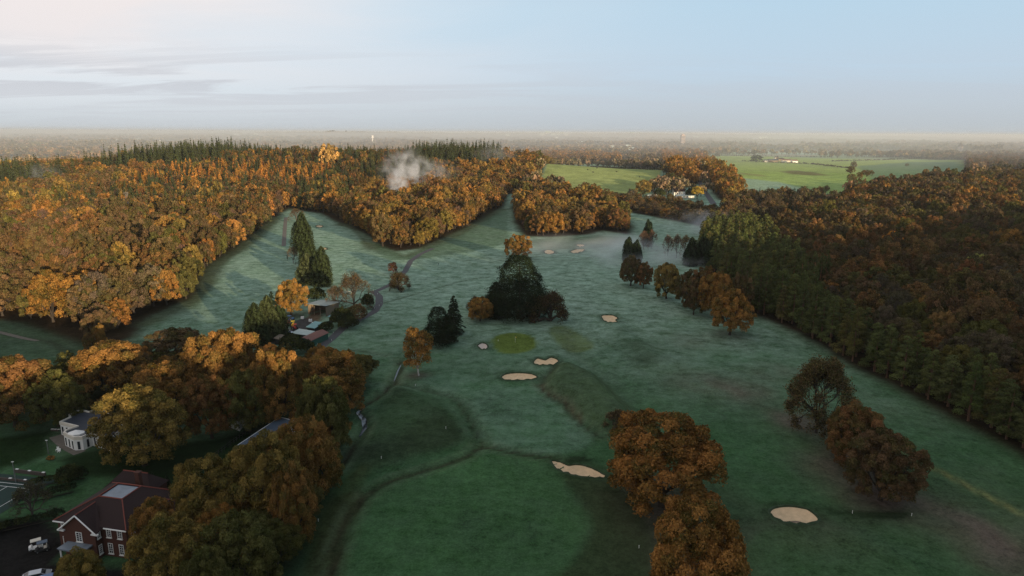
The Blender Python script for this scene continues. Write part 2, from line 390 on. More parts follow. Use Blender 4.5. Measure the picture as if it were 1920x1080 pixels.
def puffs_quads(puffs, nleaf, size, rng, turn=.5, keep_low=-.35, shell=.22, aspect=.7, jit=.5, ragged=.16):
    """leaf sprays on the outside of a heap of leafy lobes"""
    C = np.array([p_[:3] for p_ in puffs]); Rr = np.array([p_[3] for p_ in puffs])
    cen = C.mean(0)
    wgt = Rr ** 2 / (Rr ** 2).sum(); out = []; tot = 0
    tv = rng.uniform(0, 1, len(puffs)); tv2 = rng.uniform(0, 1, len(puffs))
    while tot < nleaf:
        k = rng.choice(len(puffs), nleaf, p=wgt)
        d = rng.normal(0, 1, (nleaf, 3)); d /= np.linalg.norm(d, axis=1)[:, None]
        d[:, 2] = np.where(d[:, 2] < keep_low, -d[:, 2], d[:, 2])
        # lumpy lobe surface
        lump = 1 + ragged * np.sin(d[:, 0] * 9 + k) * np.sin(d[:, 1] * 8 + 2 * k) + ragged * .8 * np.sin(d[:, 2] * 11 + k * 1.7)
        r = Rr[k] * lump * (1 - shell * rng.random(nleaf) ** 2.2)
        P = C[k] + d * r[:, None]
        ok = np.ones(nleaf, bool)
        for j in range(len(puffs)):
            ok &= (np.linalg.norm((P - C[j]) / [1, 1, 1], axis=1) > Rr[j] * .72) | (k == j)
        ok &= P[:, 2] > 1.2
        P, d, k, r = P[ok], d[ok], k[ok], r[ok]
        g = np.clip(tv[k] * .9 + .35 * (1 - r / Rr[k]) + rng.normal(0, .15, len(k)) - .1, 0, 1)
        out.append((P, d, np.stack([.55 * rng.random(len(k)) + .45 * tv2[k], g], 1))); tot += len(P)
    P = np.concatenate([o[0] for o in out])[:nleaf]; D = np.concatenate([o[1] for o in out])[:nleaf]; L = np.concatenate([o[2] for o in out])[:nleaf]
    return leaves(P, D, size, rng, aspect, jit), L

def oak_shape(rng, nleaf, size, Rc=8.0, Ht=18.0, npuff=44, base=4.5, fat=1.0, low=1.42, tk=1.0):
    puffs = []
    cz = base + (Ht - base) * .42; rz = (Ht - cz) * .86
    lob = rng.uniform(0, 6.28, 4)
    for i in range(npuff):
        t = (i + .5) / npuff; zc = 1 - low * t; a = i * 2.39996 + rng.normal(0, .35)
        rr = math.sqrt(max(0, 1 - zc * zc)) if zc > -.4 else .92
        f = 1 + .15 * math.sin(2 * a + lob[0]) + .13 * math.sin(3 * a + lob[1] + zc * 2) + rng.normal(0, .07)
        k = rng.uniform(.62, .86)
        pr = Rc * rng.uniform(.125, .265) * fat * (44 / npuff) ** .33
        k = min(k + (.30 - pr / Rc) * .9, .95)
        puffs.append((math.cos(a) * rr * Rc * k * f, math.sin(a) * rr * Rc * k * f, cz + zc * rz * k * rng.uniform(.9, 1.08), pr))
    puffs.append((0, 0, cz, Rc * .5))
    q, lv = puffs_quads(puffs, nleaf, size, rng)
    fx = Rc / np.percentile(np.abs(q[:, 0, :2]), 99.6); q[..., :2] *= fx; q[..., 2] = base * .6 + (q[..., 2] - base * .6) * (Ht - base * .6) / (q[..., 2].max() - base * .6)
    tr = [path_tube([(0, 0, -1), (0, 0, .3), (.1, .1, base * .6), (.2, 0, base + 1)], [.75 * tk, .55 * tk, .42 * tk, .34 * tk])]
    for i in range(7):
        a = i * .9 + rng.normal(0, .2); e = puffs[int(rng.integers(0, len(puffs)))]
        p1 = (math.cos(a) * Rc * .35, math.sin(a) * Rc * .35, base + 2.5 + rng.random() * 2)
        p2 = (math.cos(a) * Rc * .62, math.sin(a) * Rc * .62, cz + rng.random() * 3)
        tr.append(path_tube([(.15, 0, base * .7 + .2 * i), p1, p2], [.28 * tk, .18 * tk, .07 * tk], 5))
    return q, lv, np.concatenate(tr)
def cone_shape(rng, nleaf, size, Rc, Ht, base=1.5, tiers=16, droop=.35, power=.85, tr_r=.3, clump=.5):
    """tiered conifer: sprays along drooping boughs"""
    nb = tiers * 9
    bt = rng.random(nb) ** 1.15; ba = rng.uniform(0, 6.28, nb)
    bt = (np.floor(bt * tiers) + rng.uniform(-.2, .2, nb) + .5) / tiers
    bl = Rc * (1 - bt) ** power * rng.uniform(.72, 1.1, nb) + .12
    wgt = bl / bl.sum()
    k = rng.choice(nb, nleaf, p=wgt); u = rng.random(nleaf) ** .6
    aa = ba[k] + rng.normal(0, .13, nleaf)
    r = bl[k] * u
    z_ = base + (Ht - base) * bt[k] - droop * r * u + rng.normal(0, .14, nleaf) * clump * 2
    P = np.stack([np.cos(aa) * r, np.sin(aa) * r, z_], 1)
    D = np.stack([np.cos(aa) * .5, np.sin(aa) * .5, np.full(nleaf, .9)], 1)
    top = leaves(P, D, size, rng, .45, .5)
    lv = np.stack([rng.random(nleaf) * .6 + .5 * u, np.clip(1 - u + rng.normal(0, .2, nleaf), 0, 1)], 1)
    return top, lv, path_tube([(0, 0, -1), (0, 0, Ht * .5), (0, 0, Ht * .99)], [tr_r, tr_r * .6, .03], 6)
def column_shape(rng, nleaf, size, Rc, Ht):
    """dense dark cypress: several close set spires, each with ragged upright sprays"""
    sp = [(0, 0, Rc * .62, Ht)] + [(math.cos(a) * Rc * rng.uniform(.35, .5), math.sin(a) * Rc * rng.uniform(.35, .5), Rc * rng.uniform(.42, .56), Ht * rng.uniform(.55, .92)) for a in np.arange(0, 6.2, .9)]
    Ps, Ds, Ls = [], [], []
    for ox, oy, rc, ht in sp:
        n_ = int(nleaf * rc * ht / sum(s_[2] * s_[3] for s_ in sp)); t = rng.random(n_) ** .85; a = rng.uniform(0, 6.28, n_); ph = rng.uniform(0, 6, 3)
        prof = np.sqrt(np.clip(1 - t ** 1.8, 0, 1)) * (0.72 + .28 * np.clip(t * 5, 0, 1))
        f = 1 + .16 * np.sin(4 * a + 9 * t + ph[0]) + .13 * np.sin(7 * a - 19 * t + ph[1]) + .10 * np.sin(34 * t + 2 * a + ph[2])
        r = rc * prof * f * (1 - .30 * rng.random(n_) ** 2)
        Ps.append(np.stack([ox + np.cos(a) * r, oy + np.sin(a) * r, .3 + ht * t + rng.normal(0, .15, n_)], 1)); Ds.append(np.stack([np.cos(a), np.sin(a), np.full(n_, .5)], 1))
        Ls.append(np.stack([np.clip(.45 + 1.0 * (f - 1) / .3 + rng.normal(0, .22, n_), 0, 1), rng.random(n_)], 1))
    P, D, lv = np.concatenate(Ps), np.concatenate(Ds), np.concatenate(Ls)
    return leaves(P, D, size, rng, .5, .55), lv, path_tube([(0, 0, -1), (0, 0, Ht * .8)], [.35, .08], 6)
def pine_shape(rng, nleaf, size, Rc=3.6, Ht=23.0, base=.16, npuff=26):
    puffs = []
    for i in range(npuff):
        t = (i + .5) / npuff; a = i * 2.4 + rng.normal(0, .4)
        zc = Ht * (base + (1 - base) * t)
        rr = Rc * (1 - .85 * t ** 1.5) * rng.uniform(.4, .85)
        puffs.append((math.cos(a) * rr, math.sin(a) * rr, zc - .6, Rc * rng.uniform(.3, .46) * (1.1 - .5 * t)))
    q, lv = puffs_quads(puffs, nleaf, size, rng, ragged=.18, aspect=.45)
    tr = [path_tube([(0, 0, -1), (.1, 0, Ht * .35), (-.1, .1, Ht * .7), (0, 0, Ht * .97)], [.34, .27, .18, .04], 6)]
    for p_ in puffs[::2]: tr.append(tube((0, 0, p_[2] - 1), p_[:3], .09, .04, 4))
    return q, lv, np.concatenate(tr)
def bare_shape(rng, Rc=8.0, Ht=17.0, depth=6, spread=.62, nleaf=2500, size=.3, first=3.0):
    """winter tree: forking limbs down to twigs, with a thin scatter of leaves left on"""
    Q = []; tips = []
    def grow_(p, d, L, r, k):
        q = p + d * L
        Q.append(tube(p, q, r, r * .66, 5 if k < 2 else (4 if k < 4 else 3)))
        if k >= depth: tips.append(q); return
        nchild = 3 if k < depth - 1 else 4
        if k > 2: tips.append(q)
        for i in range(nchild):
            v = rng.normal(0, 1, 3); v -= d * v.dot(d); v /= np.linalg.norm(v)
            s_ = spread * rng.uniform(.6, 1.25)
            nd = d * math.cos(s_) + v * math.sin(s_); nd[2] += .03; nd /= np.linalg.norm(nd)
            grow_(q, nd, L * rng.uniform(.66, .86), r * .62, k + 1)
    L0 = (Ht - first) / 4.1
    Q.append(path_tube([(0, 0, -1), (0, 0, first)], [.55, .42], 7))
    for i in range(6):
        a = i * 2.4 + rng.normal(0, .3); pz = .25 + .16 * i; d = np.array([math.cos(a) * (1.1 - pz), math.sin(a) * (1.1 - pz), pz]); d /= np.linalg.norm(d)
        grow_(np.array([0, 0, first - .2]), d, L0, .3, 1)
    Q = np.concatenate(Q)
    ext = np.abs(Q[..., :2]).max(); Q[..., :2] *= Rc / ext; Q[..., 2] *= Ht / Q[..., 2].max()
    T = np.array(tips); T[:, :2] *= Rc / ext; T[:, 2] *= Ht / max(T[:, 2].max(), 1)
    k = rng.integers(0, len(T), nleaf); P = T[k] + rng.normal(0, .35, (nleaf, 3))
    lv = rng.random((nleaf, 2))
    return leaves(P, np.zeros((nleaf, 3)) + [0, 0, .6], size, rng), lv, Q
def shrub_shape(rng, nleaf, size, Rc=3.0, Ht=3.5):
    puffs = [(math.cos(i * 2.4) * Rc * .6 * math.sqrt(i / 12), math.sin(i * 2.4) * Rc * .6 * math.sqrt(i / 12), Ht * .5 * (1.25 - .5 * i / 12), Rc * rng.uniform(.28, .42)) for i in range(12)]
    q, lv = puffs_quads(puffs, nleaf, size, rng, keep_low=-.9)
    return q, lv, path_tube([(0, 0, -.5), (0, 0, Ht * .5)], [.15, .06], 4)
def hedge_shape(rng, nleaf, size, L=10.0, Wd=1.6, Ht=2.2):
    puffs = [(x_, rng.normal(0, Wd * .12), Ht * rng.uniform(.4, .6), Wd * rng.uniform(.5, .72)) for x_ in np.arange(-L / 2, L / 2 + .1, .9)]
    q, lv = puffs_quads(puffs, nleaf, size, rng, keep_low=-.9)
    return q, lv, path_tube([(-L / 2, 0, .2), (L / 2, 0, .2)], [.1, .1], 4)
def willow_shape(rng, nleaf, size, Rc=5.0, Ht=14.0):
    q, lv, tr = oak_shape(rng, nleaf, size, Rc, Ht, 26, 2.5, 1.25)
    return q, lv, tr

class Kind:
    """one shape of a species: crown and trunk as meshes of their own, and both joined for far copies"""
    def __init__(s, name, shape, lm, bm_, Rc, Ht, joined=True, parts=True):
        q, lv, tr = shape; s.R, s.H, s.name = Rc, Ht, name
        s.crown = soup(name + '_crown', q, [M[lm]], lv=lv) if parts else None
        s.trunk = soup(name + '_trunk', tr, [M[bm_]]) if parts else None
        s.whole = soup(name, np.concatenate([q, tr]), [M[lm], M[bm_]], np.concatenate([np.zeros(len(q)), np.ones(len(tr))]), np.concatenate([lv, np.zeros((len(tr), 2))])) if joined else None
rg = lambda s_: np.random.default_rng(s_)
OAK_N = [Kind('oak', oak_shape(rg(10 + i), 46000, .36, npuff=105 + 9 * i, fat=1.12), 'leaf', 'bark', 8, 18, joined=False) for i in range(4)]
OAK_S = [Kind('oak', oak_shape(rg(15 + i), 60000, .36, npuff=150 + 12 * i, base=2.2, low=1.85, fat=1.12, Ht=17), 'leaf', 'bark', 8, 17, joined=False) for i in range(3)]
OAK_M = [Kind('oak', oak_shape(rg(20 + i), 10000, .62, npuff=56 + 4 * i, Rc=8, base=1.8, low=1.75), 'leaf', 'bark', 8, 18) for i in range(6)]
OAK_F = [Kind('oak', oak_shape(rg(40 + i), 2400, 1.1, npuff=32 + 2 * i, base=1.6, low=1.75), 'leaf', 'bark', 8, 18) for i in range(5)]
PINE_N = [Kind('pine', pine_shape(rg(60 + i), 9000, .42), 'needle', 'bark_pine', 3.6, 23) for i in range(4)]
PINE_F = [Kind('pine', pine_shape(rg(70 + i), 1500, .9), 'needle', 'bark_pine', 3.6, 23) for i in range(3)]
SPR_F = [Kind('spruce', cone_shape(rg(80 + i), 2600, 1.1, 3.6 + .3 * i, 28), 'needle', 'bark', 3.9, 28) for i in range(4)]
LARCH_F = [Kind('larch', cone_shape(rg(90 + i), 2200, 1.0, 3.4, 22, tiers=13, droop=.1), 'leaf', 'bark', 3.4, 22) for i in range(3)]
CONIF_N = [Kind('conifer', cone_shape(rg(100 + i), 22000, .42, 4.2, 15, tiers=15, power=.7), 'needle', 'bark', 4.2, 15, joined=False) for i in range(2)]
CYP_N = [Kind('cypress', column_shape(rg(110 + i), 22000, .42, 3.2, 15), 'needle', 'bark', 3.2, 15, joined=False) for i in range(2)]
CEDAR = Kind('cedar', pine_shape(rg(120), 42000, .42, Rc=8.5, Ht=22, npuff=60, base=.08), 'needle', 'bark', 7.5, 22, joined=False)
BARE_N = [Kind('bare', bare_shape(rg(130 + i), first=2.0, nleaf=6000 + 16000 * i, size=.3 + .06 * i), 'leaf', 'bark', 8, 17, joined=False) for i in range(2)]
BARE_G = [Kind('bare', bare_shape(rg(135 + i), depth=5, nleaf=3500, size=.4), 'leaf', 'bark_grey', 8, 17) for i in range(2)]
BIRCH = [Kind('birch', oak_shape(rg(140 + i), 11000, .30, Rc=3.6, Ht=13, npuff=44, base=2.0, low=1.85, fat=1.35, tk=.32), 'leaf', 'bark_birch', 3.6, 13, joined=False) for i in range(2)]
SHRUB = [Kind('shrub', shrub_shape(rg(150 + i), 3000, .32), 'leaf', 'bark', 3.0, 3.5) for i in range(2)]
TWIG = [Kind('shrub', bare_shape(rg(155 + i), Rc=6, Ht=7.5, depth=5, spread=.75, nleaf=9000, size=.30, first=.4), 'leaf', 'bark', 6, 7.5) for i in range(2)]
HEDGE = [Kind('hedge', hedge_shape(rg(160 + i), 2600, .32), 'leaf', 'bark', 5.0, 2.2) for i in range(2)]

# ------------------------------------------------------------------ tints
T = {'orange': (.28, .140, .038), 'rust': (.17, .088, .035), 'gold': (.24, .155, .042), 'olive': (.105, .092, .028), 'brown': (.118, .074, .037), 'dull': (.105, .078, .050), 'tan': (.20, .145, .09), 'buff': (.26, .17, .09),
     'pine': (.090, .100, .032), 'spruce': (.05, .06, .026), 'dark': (.013, .021, .011), 'larch': (.42, .19, .04), 'cyp': (.024, .033, .014), 'lime': (.055, .070, .028), 'bare': (.13, .075, .045), 'yellow': (.5, .36, .06), 'red': (.16, .06, .045), 'pink': (.24, .12, .085)}
def tint(nm, k=.16):
    t = np.array(T[nm]); return tuple(float(v) for v in np.clip(t * (1 + RNG.normal(0, k)) * (1 + RNG.normal(0, k * .35, 3)), .008, .8))
BOOK = []        # every tree placed by hand: (x, y, radius), the woods keep clear of it
def plant(name, kind, x, y, rad, ht, tn, label, cat, group=None, parts=True, rz=None, sink=.1, tk=.08, store=True):
    z_ = float(H(x, y)) - sink; rz = RNG.uniform(0, 6.28) if rz is None else rz
    sxy, sz = rad / kind.R, ht / kind.H
    tt = tint(tn, tk) if isinstance(tn, str) else tn
    if parts and kind.crown:
        o = empty(name, (x, y, z_), rz, label=label, cat=cat, group=group); o.scale = (sxy, sxy, sz)
        for nm, me in (('crown', kind.crown), ('trunk', kind.trunk)):
            c = bpy.data.objects.new(nm, me); COL.objects.link(c); c.parent = o; c['tint'] = tt
    else:
        o = bpy.data.objects.new(name, kind.whole); COL.objects.link(o); o.location = (x, y, z_); o.rotation_euler = (0, 0, rz); o.scale = (sxy, sxy, sz); o['tint'] = tt
        tag(o, label, cat, group)
    if store: BOOK.append((x, y, rad))
    return o
def hero(name, kind, cx, top, wpx, base, tn, label, cat, group=None, **kw):
    """a tree from its picture measures: middle column, top row, width, row of its foot"""
    x, y = W(cx, base); gz = float(H(x, y))
    _, _, dep = proj(np.array(x), np.array(y), gz)
    rad = wpx / FPX * float(dep) / 2
    lo, hi = 1.0, 60.0
    for _ in range(30):
        mid = (lo + hi) / 2; _, py_, _ = proj(np.array(x), np.array(y), gz + mid)
        if float(py_) > top: lo = mid
        else: hi = mid
    return plant(name, kind, x, y, rad, lo + .1, tn, label, cat, group, **kw)

# ------------------------------------------------------------------ ground colour
FARF = [PF(p) for p in ([(1428, 271), (1566, 273), (1566, 279), (1430, 279)], [(1600, 288), (1812, 286), (1812, 291), (1610, 293)], [(796, 279), (985, 281), (985, 287), (806, 285)], [(1370, 284), (1640, 288), (1640, 291), (1370, 288)], [(1400, 262), (1760, 265), (1760, 268), (1400, 266)], [(180, 284), (420, 280), (420, 283), (180, 289)], [(420, 274), (680, 272), (680, 275), (420, 277)], [(640, 264), (900, 263), (900, 265.5), (640, 266)], [(1000, 268), (1180, 269), (1180, 271), (1000, 271)])]
SX, SY = MX.ravel(), MY.ravel()
px_, py_, dp_ = proj(SX, np.maximum(SY, 60.0))
colr = np.zeros((len(SX), 3)); frost = np.zeros(len(SX))
grass = np.array([.030, .078, .027]); rough = np.array([.052, .060, .022])
colr[:] = grass
nz = wave(SX, SY, 35, 5) * .5 + wave(SX, SY, 9, 12) * .3
k = sstep(-.1, .5, nz + .15 * wave(SX, SY, 4, 1))[:, None]; colr = colr * (1 - .35 * k) + rough * .35 * k
frost = sstep(130, 380, SY + 60 * nz) * .95 + .08
def blend(col, wgt, fr=None):
    global colr, frost
    colr = colr * (1 - wgt[:, None]) + np.array(col) * wgt[:, None]
    if fr is not None: frost = frost * (1 - wgt) + fr * wgt
fark = sstep(1100, 1700, SY)
patch = wave(SX, SY, 260, 2) + .5 * wave(SX * .5, SY * 1.4, 120, 9)
blend((.13, .10, .062), fark, .0)
blend((.20, .26, .15), fark * sstep(.15, .25, patch), .25)
blend((.30, .30, .22), fark * sstep(.50, .56, patch), .1)
wood_d = {}
for ff in FARF: blend((.26, .34, .24), inpoly(SX, SY, ff) * 1.0, .6)
for kk, pl in REG.items():
    d = sdf(SX, SY, pl); wood_d[kk] = d
    if kk == 'house_belt': blend((.020, .018, .010), sstep(-2, 4, d + 3 * nz) * .8, .0); continue
    blend((.030, .021, .012), sstep(-7, 3, d + 3 * nz), .0)
blend((.24, .28, .095), sstep(-2, 3, sdf(SX, SY, PASTURE)), .10)
fd = sdf(SX, SY, FIELD); blend((.28, .37, .10), sstep(-3, 3, fd) * (.85 + .15 * wave(SX * .3, SY * 1.5, 40, 8)), .05)
blend((.16, .22, .12), sstep(0, 10, sdf(SX, SY, PF([(1330, 350), (1370, 338), (1470, 345), (1545, 362), (1600, 372), (1560, 395), (1400, 395)]))) * .9, .95)
blend((.14, .12, .07), sstep(0, 8, sdf(SX, SY, PF([(1458, 322), (1486, 319), (1530, 323), (1560, 331), (1520, 332), (1480, 329)]))) * .8, .0)
blend((.22, .20, .10), sstep(0, 8, sdf(SX, SY, PF([(1316, 318), (1340, 322), (1440, 334), (1436, 338), (1345, 330)]))) * .6, .0)
blend((.08, .14, .07), sstep(0, 10, sdf(SX, SY, PF([(1600, 312), (1700, 303), (1800, 304), (1822, 322), (1740, 336), (1640, 345)]))) * .8, .35)
# darker, less frosted margins of the two far left fairways, and the darker banks
for line, wd, st in ((PF([(700, 425), (668, 440), (680, 460), (690, 480)]), 6, .0), (PF([(520, 408), (480, 446), (402, 500), (384, 556), (280, 606)]), 6, .7), (PF([(640, 420), (700, 466), (760, 484), (850, 446), (945, 392)]), 7, .6)):
    blend((.045, .055, .024), np.exp(-(dseg(SX, SY, line)[0] / wd) ** 2) * .9 * (1 if st else 0), .15)
blend((.045, .085, .040), sstep(0, 6, sdf(SX, SY, PF([(684, 438), (698, 470), (720, 492), (800, 486), (900, 470), (960, 456), (960, 396), (940, 392), (860, 440), (760, 480)]))) * .75, .25)
blend((.045, .085, .038), sstep(0, 8, sdf(SX, SY, PF([(985, 448), (1130, 440), (1200, 446), (1130, 468), (1000, 470)]))) * .7, .15)
# dark rough on the left mound and bank
d = sdf(SX, SY, LMOUND); blend((.026, .044, .018), sstep(0, 5, d) * np.clip(.75 + .6 * wave(SX, SY, 5, 4), 0, 1), .05)
d = sdf(SX, SY, BANK); blend((.040, .066, .024), sstep(-1, 2, d) * .9, .12)
blend((.075, .045, .028), np.exp(-((d) / 1.2) ** 2) * (SX < WF(1090, 760)[0]) * (SY < WF(1030, 720)[1]) * .7, .0)
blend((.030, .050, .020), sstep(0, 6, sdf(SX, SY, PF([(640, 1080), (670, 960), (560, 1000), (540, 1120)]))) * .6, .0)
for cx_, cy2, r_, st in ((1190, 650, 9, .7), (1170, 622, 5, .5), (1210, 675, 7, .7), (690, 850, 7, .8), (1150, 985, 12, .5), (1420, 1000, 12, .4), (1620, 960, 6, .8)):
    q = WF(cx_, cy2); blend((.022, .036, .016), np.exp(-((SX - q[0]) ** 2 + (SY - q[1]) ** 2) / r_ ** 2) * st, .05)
# fallen leaves
for cx_, cy2, r_, st in ((1240, 945, 13, .9), (1300, 1090, 12, .9), (1600, 870, 9, .8), (1655, 930, 9, .9), (1530, 800, 8, .7), (785, 704, 4, .8), (1368, 626, 7, .7), (546, 590, 7, .7), (1320, 720, 13, .45), (1390, 735, 9, .55), (1460, 700, 9, .5), (1500, 790, 9, .6), (1580, 880, 9, .6), (1520, 1005, 7, .5), (1600, 1010, 6, .4), (1440, 1010, 5, .35), (1850, 1000, 12, .6), (1900, 1040, 10, .6), (1290, 640, 15, .2), (540, 475, 6, .5), (900, 595, 5, .7), (975, 486, 7, .6)):
    q = WF(cx_, cy2); gpt = np.exp(-((SX - q[0]) ** 2 + (SY - q[1]) ** 2) / r_ ** 2)
    blend((.095, .062, .050), np.clip(gpt * st * (1 + .8 * wave(SX, SY, 2.5, 6)), 0, 1), .1)
def shape(pts, col, wgt, fr, soft=1.2): blend(col, sstep(-soft, soft, sdf(SX, SY, smooth_poly(PF(pts)))) * wgt, fr)
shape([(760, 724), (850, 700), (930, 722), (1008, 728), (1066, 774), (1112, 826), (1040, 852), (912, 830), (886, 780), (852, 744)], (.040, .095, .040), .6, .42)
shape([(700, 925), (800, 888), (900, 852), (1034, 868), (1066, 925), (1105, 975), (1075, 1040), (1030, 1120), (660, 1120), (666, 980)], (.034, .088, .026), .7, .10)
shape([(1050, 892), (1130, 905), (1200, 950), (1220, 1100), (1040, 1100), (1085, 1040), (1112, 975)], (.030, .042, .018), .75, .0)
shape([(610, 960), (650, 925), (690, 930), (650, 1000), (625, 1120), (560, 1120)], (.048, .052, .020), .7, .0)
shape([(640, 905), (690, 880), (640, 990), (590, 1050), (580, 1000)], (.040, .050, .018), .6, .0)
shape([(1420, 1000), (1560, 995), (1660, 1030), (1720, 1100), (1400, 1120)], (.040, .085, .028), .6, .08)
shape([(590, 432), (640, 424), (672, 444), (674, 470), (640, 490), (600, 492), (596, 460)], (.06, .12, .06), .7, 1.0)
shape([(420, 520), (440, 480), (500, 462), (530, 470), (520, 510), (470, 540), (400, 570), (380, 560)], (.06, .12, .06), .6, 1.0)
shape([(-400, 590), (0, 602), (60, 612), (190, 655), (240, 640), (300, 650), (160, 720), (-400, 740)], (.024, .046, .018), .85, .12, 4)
shape([(1060, 868), (1072, 856), (1100, 858), (1110, 868), (1085, 870)], (.016, .026, .012), .85, .0, .5)  # dark of the recess by the bunker put into the turf colour
shape([(1540, 950), (1600, 962), (1690, 958), (1706, 968), (1680, 977), (1610, 972), (1550, 962)], (.016, .028, .012), .85, .0, .8)  # this hollow too is only dark turf colour
blend((.095, .135, .030), sstep(-.6, .8, sdf(SX, SY, GREEN)), .0)
blend((.085, .115, .030), sstep(-.8, 1.2, sdf(SX, SY, TEE)) * .75, .1)
for line, wd, dep, dk in DITCH:
    dl_ = dseg(SX, SY, line)[0]; blend((.085, .10, .045), np.exp(-((dl_ - wd * 1.7) / .8) ** 2) * dk * .35, .3); blend((.034, .028, .018), np.exp(-(dl_ / (wd * .75)) ** 2) * dk, .0)
blend((.15, .155, .06), np.exp(-(dseg(SX, SY, PF([(1690, 850), (1780, 895), (1860, 938), (1960, 988), (2060, 1040)]))[0] / 1.0) ** 2) * .9, .0)
for pl in BUNKP.values():
    d = sdf(SX, SY, pl); blend((.024, .038, .018), np.exp(-((d + .9) / 1.1) ** 2) * .6, .0)
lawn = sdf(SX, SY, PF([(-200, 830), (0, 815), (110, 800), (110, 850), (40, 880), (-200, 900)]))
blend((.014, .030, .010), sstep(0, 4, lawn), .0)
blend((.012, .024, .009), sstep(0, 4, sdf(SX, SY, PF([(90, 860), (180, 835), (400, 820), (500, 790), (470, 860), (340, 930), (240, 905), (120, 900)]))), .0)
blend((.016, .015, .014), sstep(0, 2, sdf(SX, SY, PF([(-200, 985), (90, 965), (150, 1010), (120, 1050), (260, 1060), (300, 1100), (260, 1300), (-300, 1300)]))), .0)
blend((.060, .056, .055), sstep(0, 1.5, sdf(SX, SY, PF([(552, 600), (580, 592), (602, 606), (612, 612), (600, 640), (560, 650), (505, 645), (500, 632), (540, 618)]))), .0)
blend((.11, .08, .05), sstep(0, 1.5, sdf(SX, SY, PF([(578, 588), (606, 582), (606, 600), (596, 604), (572, 598)]))), .0)

me = bpy.data.meshes.new('ground')
nx, ny = len(GX), len(GY)
me.vertices.add(nx * ny); me.vertices.foreach_set('co', np.stack([SX, SY, MZ.ravel()], -1).astype(np.float32).reshape(-1))
I, J = np.meshgrid(np.arange(nx - 1), np.arange(ny - 1)); a = (J * nx + I).ravel()
tri = np.concatenate([np.stack([a, a + 1, a + nx + 1], 1), np.stack([a, a + nx + 1, a + nx], 1)]).astype(np.int32)
me.loops.add(tri.size); me.loops.foreach_set('vertex_index', tri.reshape(-1))
me.polygons.add(len(tri)); me.polygons.foreach_set('loop_start', np.arange(0, tri.size, 3, dtype=np.int32)); me.polygons.foreach_set('loop_total', np.full(len(tri), 3, np.int32))
me.polygons.foreach_set('use_smooth', np.ones(len(tri), bool)); me.update(calc_edges=True)
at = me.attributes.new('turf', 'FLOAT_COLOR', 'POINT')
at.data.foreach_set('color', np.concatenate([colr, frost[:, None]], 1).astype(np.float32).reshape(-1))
m, n = mat('turf')
an = n.n('ShaderNodeAttribute', attribute_type='GEOMETRY', attribute_name='turf')
tcx = n.n('ShaderNodeNewGeometry').outputs['Position']
nA = n.noise(tcx, .045, 6, .6); nB = n.noise(tcx, .35, 5, .65); nC = n.noise(tcx, 2.6, 3, .6)
nS = n.noise(n.vmap(tcx, (.14, .18, 1), rot=(0, 0, R(24))), 1.0, 6, .66, .25)
nD = n.noise(tcx, 1.1, 5, .75)
v = n.math('ADD', n.math('MULTIPLY', nA, 1.0), n.math('ADD', n.math('MULTIPLY', nB, .9), n.math('ADD', n.math('MULTIPLY', nD, 1.1), n.math('MULTIPLY', nC, .6))))
v = n.math('MULTIPLY_ADD', v, 1.35, -1.45)
v = n.math('MAXIMUM', v, .25)
c = n.n('ShaderNodeVectorMath', operation='SCALE', ins={0: an.outputs['Color'], 'Scale': v}).outputs[0]
fmask = n.math('MULTIPLY', an.outputs['Alpha'], n.ramp(n.math('ADD', n.math('MULTIPLY', nS, .55), n.math('ADD', n.math('MULTIPLY', nB, .3), n.math('MULTIPLY', nC, .22))), [(.40, .15), (.66, 1.0)]), clamp=True)
c = n.mix(n.math('MULTIPLY', fmask, .80), c, n.n('ShaderNodeVectorMath', operation='SCALE', ins={0: (.34, .47, .37), 'Scale': n.math('MULTIPLY_ADD', nD, 1.0, .5)}).outputs[0])
bp = n.n('ShaderNodeBump', ins={'Height': n.math('ADD', nC, n.math('MULTIPLY', nB, 2.0)), 'Strength': .55, 'Distance': .25})
dd = n.n('ShaderNodeBsdfDiffuse', ins={0: c, 'Normal': bp.outputs[0]})
n.n('ShaderNodeOutputMaterial', ins={0: dd.outputs[0]})
me.materials.append(m)
ground = bpy.data.objects.new('ground', me); COL.objects.link(ground); tag(ground, kind='structure')

# ------------------------------------------------------------------ strips and sheets that lie on the ground
def ribbon(name, pts, width, mt, lift=.05, n_=5, **kw):
    L = smooth_line(pts, n_); d = np.gradient(L, axis=0); d /= np.linalg.norm(d, axis=1)[:, None] + 1e-9
    nn = np.stack([-d[:, 1], d[:, 0]], 1); V = []; cols = 4
    wd = np.broadcast_to(width, (len(L),)) if np.isscalar(width) else np.interp(np.linspace(0, 1, len(L)), np.linspace(0, 1, len(width)), width)
    for c_ in range(cols + 1):
        o_ = (c_ / cols - .5) * wd[:, None]; P = L + nn * o_
        V.append(np.concatenate([P, (H(P[:, 0], P[:, 1]) + lift)[:, None]], 1))
    V = np.array(V); F = []
    nL = len(L)
    for c_ in range(cols):
        for i in range(nL - 1): F.append((c_ * nL + i, (c_ + 1) * nL + i, (c_ + 1) * nL + i + 1, c_ * nL + i + 1)[::-1])
    m_ = bpy.data.meshes.new(name); m_.from_pydata(V.reshape(-1, 3).tolist(), [], F); m_.materials.append(mt); m_.update()
    o = bpy.data.objects.new(name, m_); COL.objects.link(o); return tag(o, **kw)
def dense(pts, step):
    out = []
    for i in range(len(pts) - 1):
        a_, b_ = np.array(pts[i]), np.array(pts[i + 1]); k_ = max(1, int(np.linalg.norm(b_ - a_) / step))
        out += [a_ + (b_ - a_) * t / k_ for t in range(k_)]
    return np.array(out + [np.array(pts[-1])])
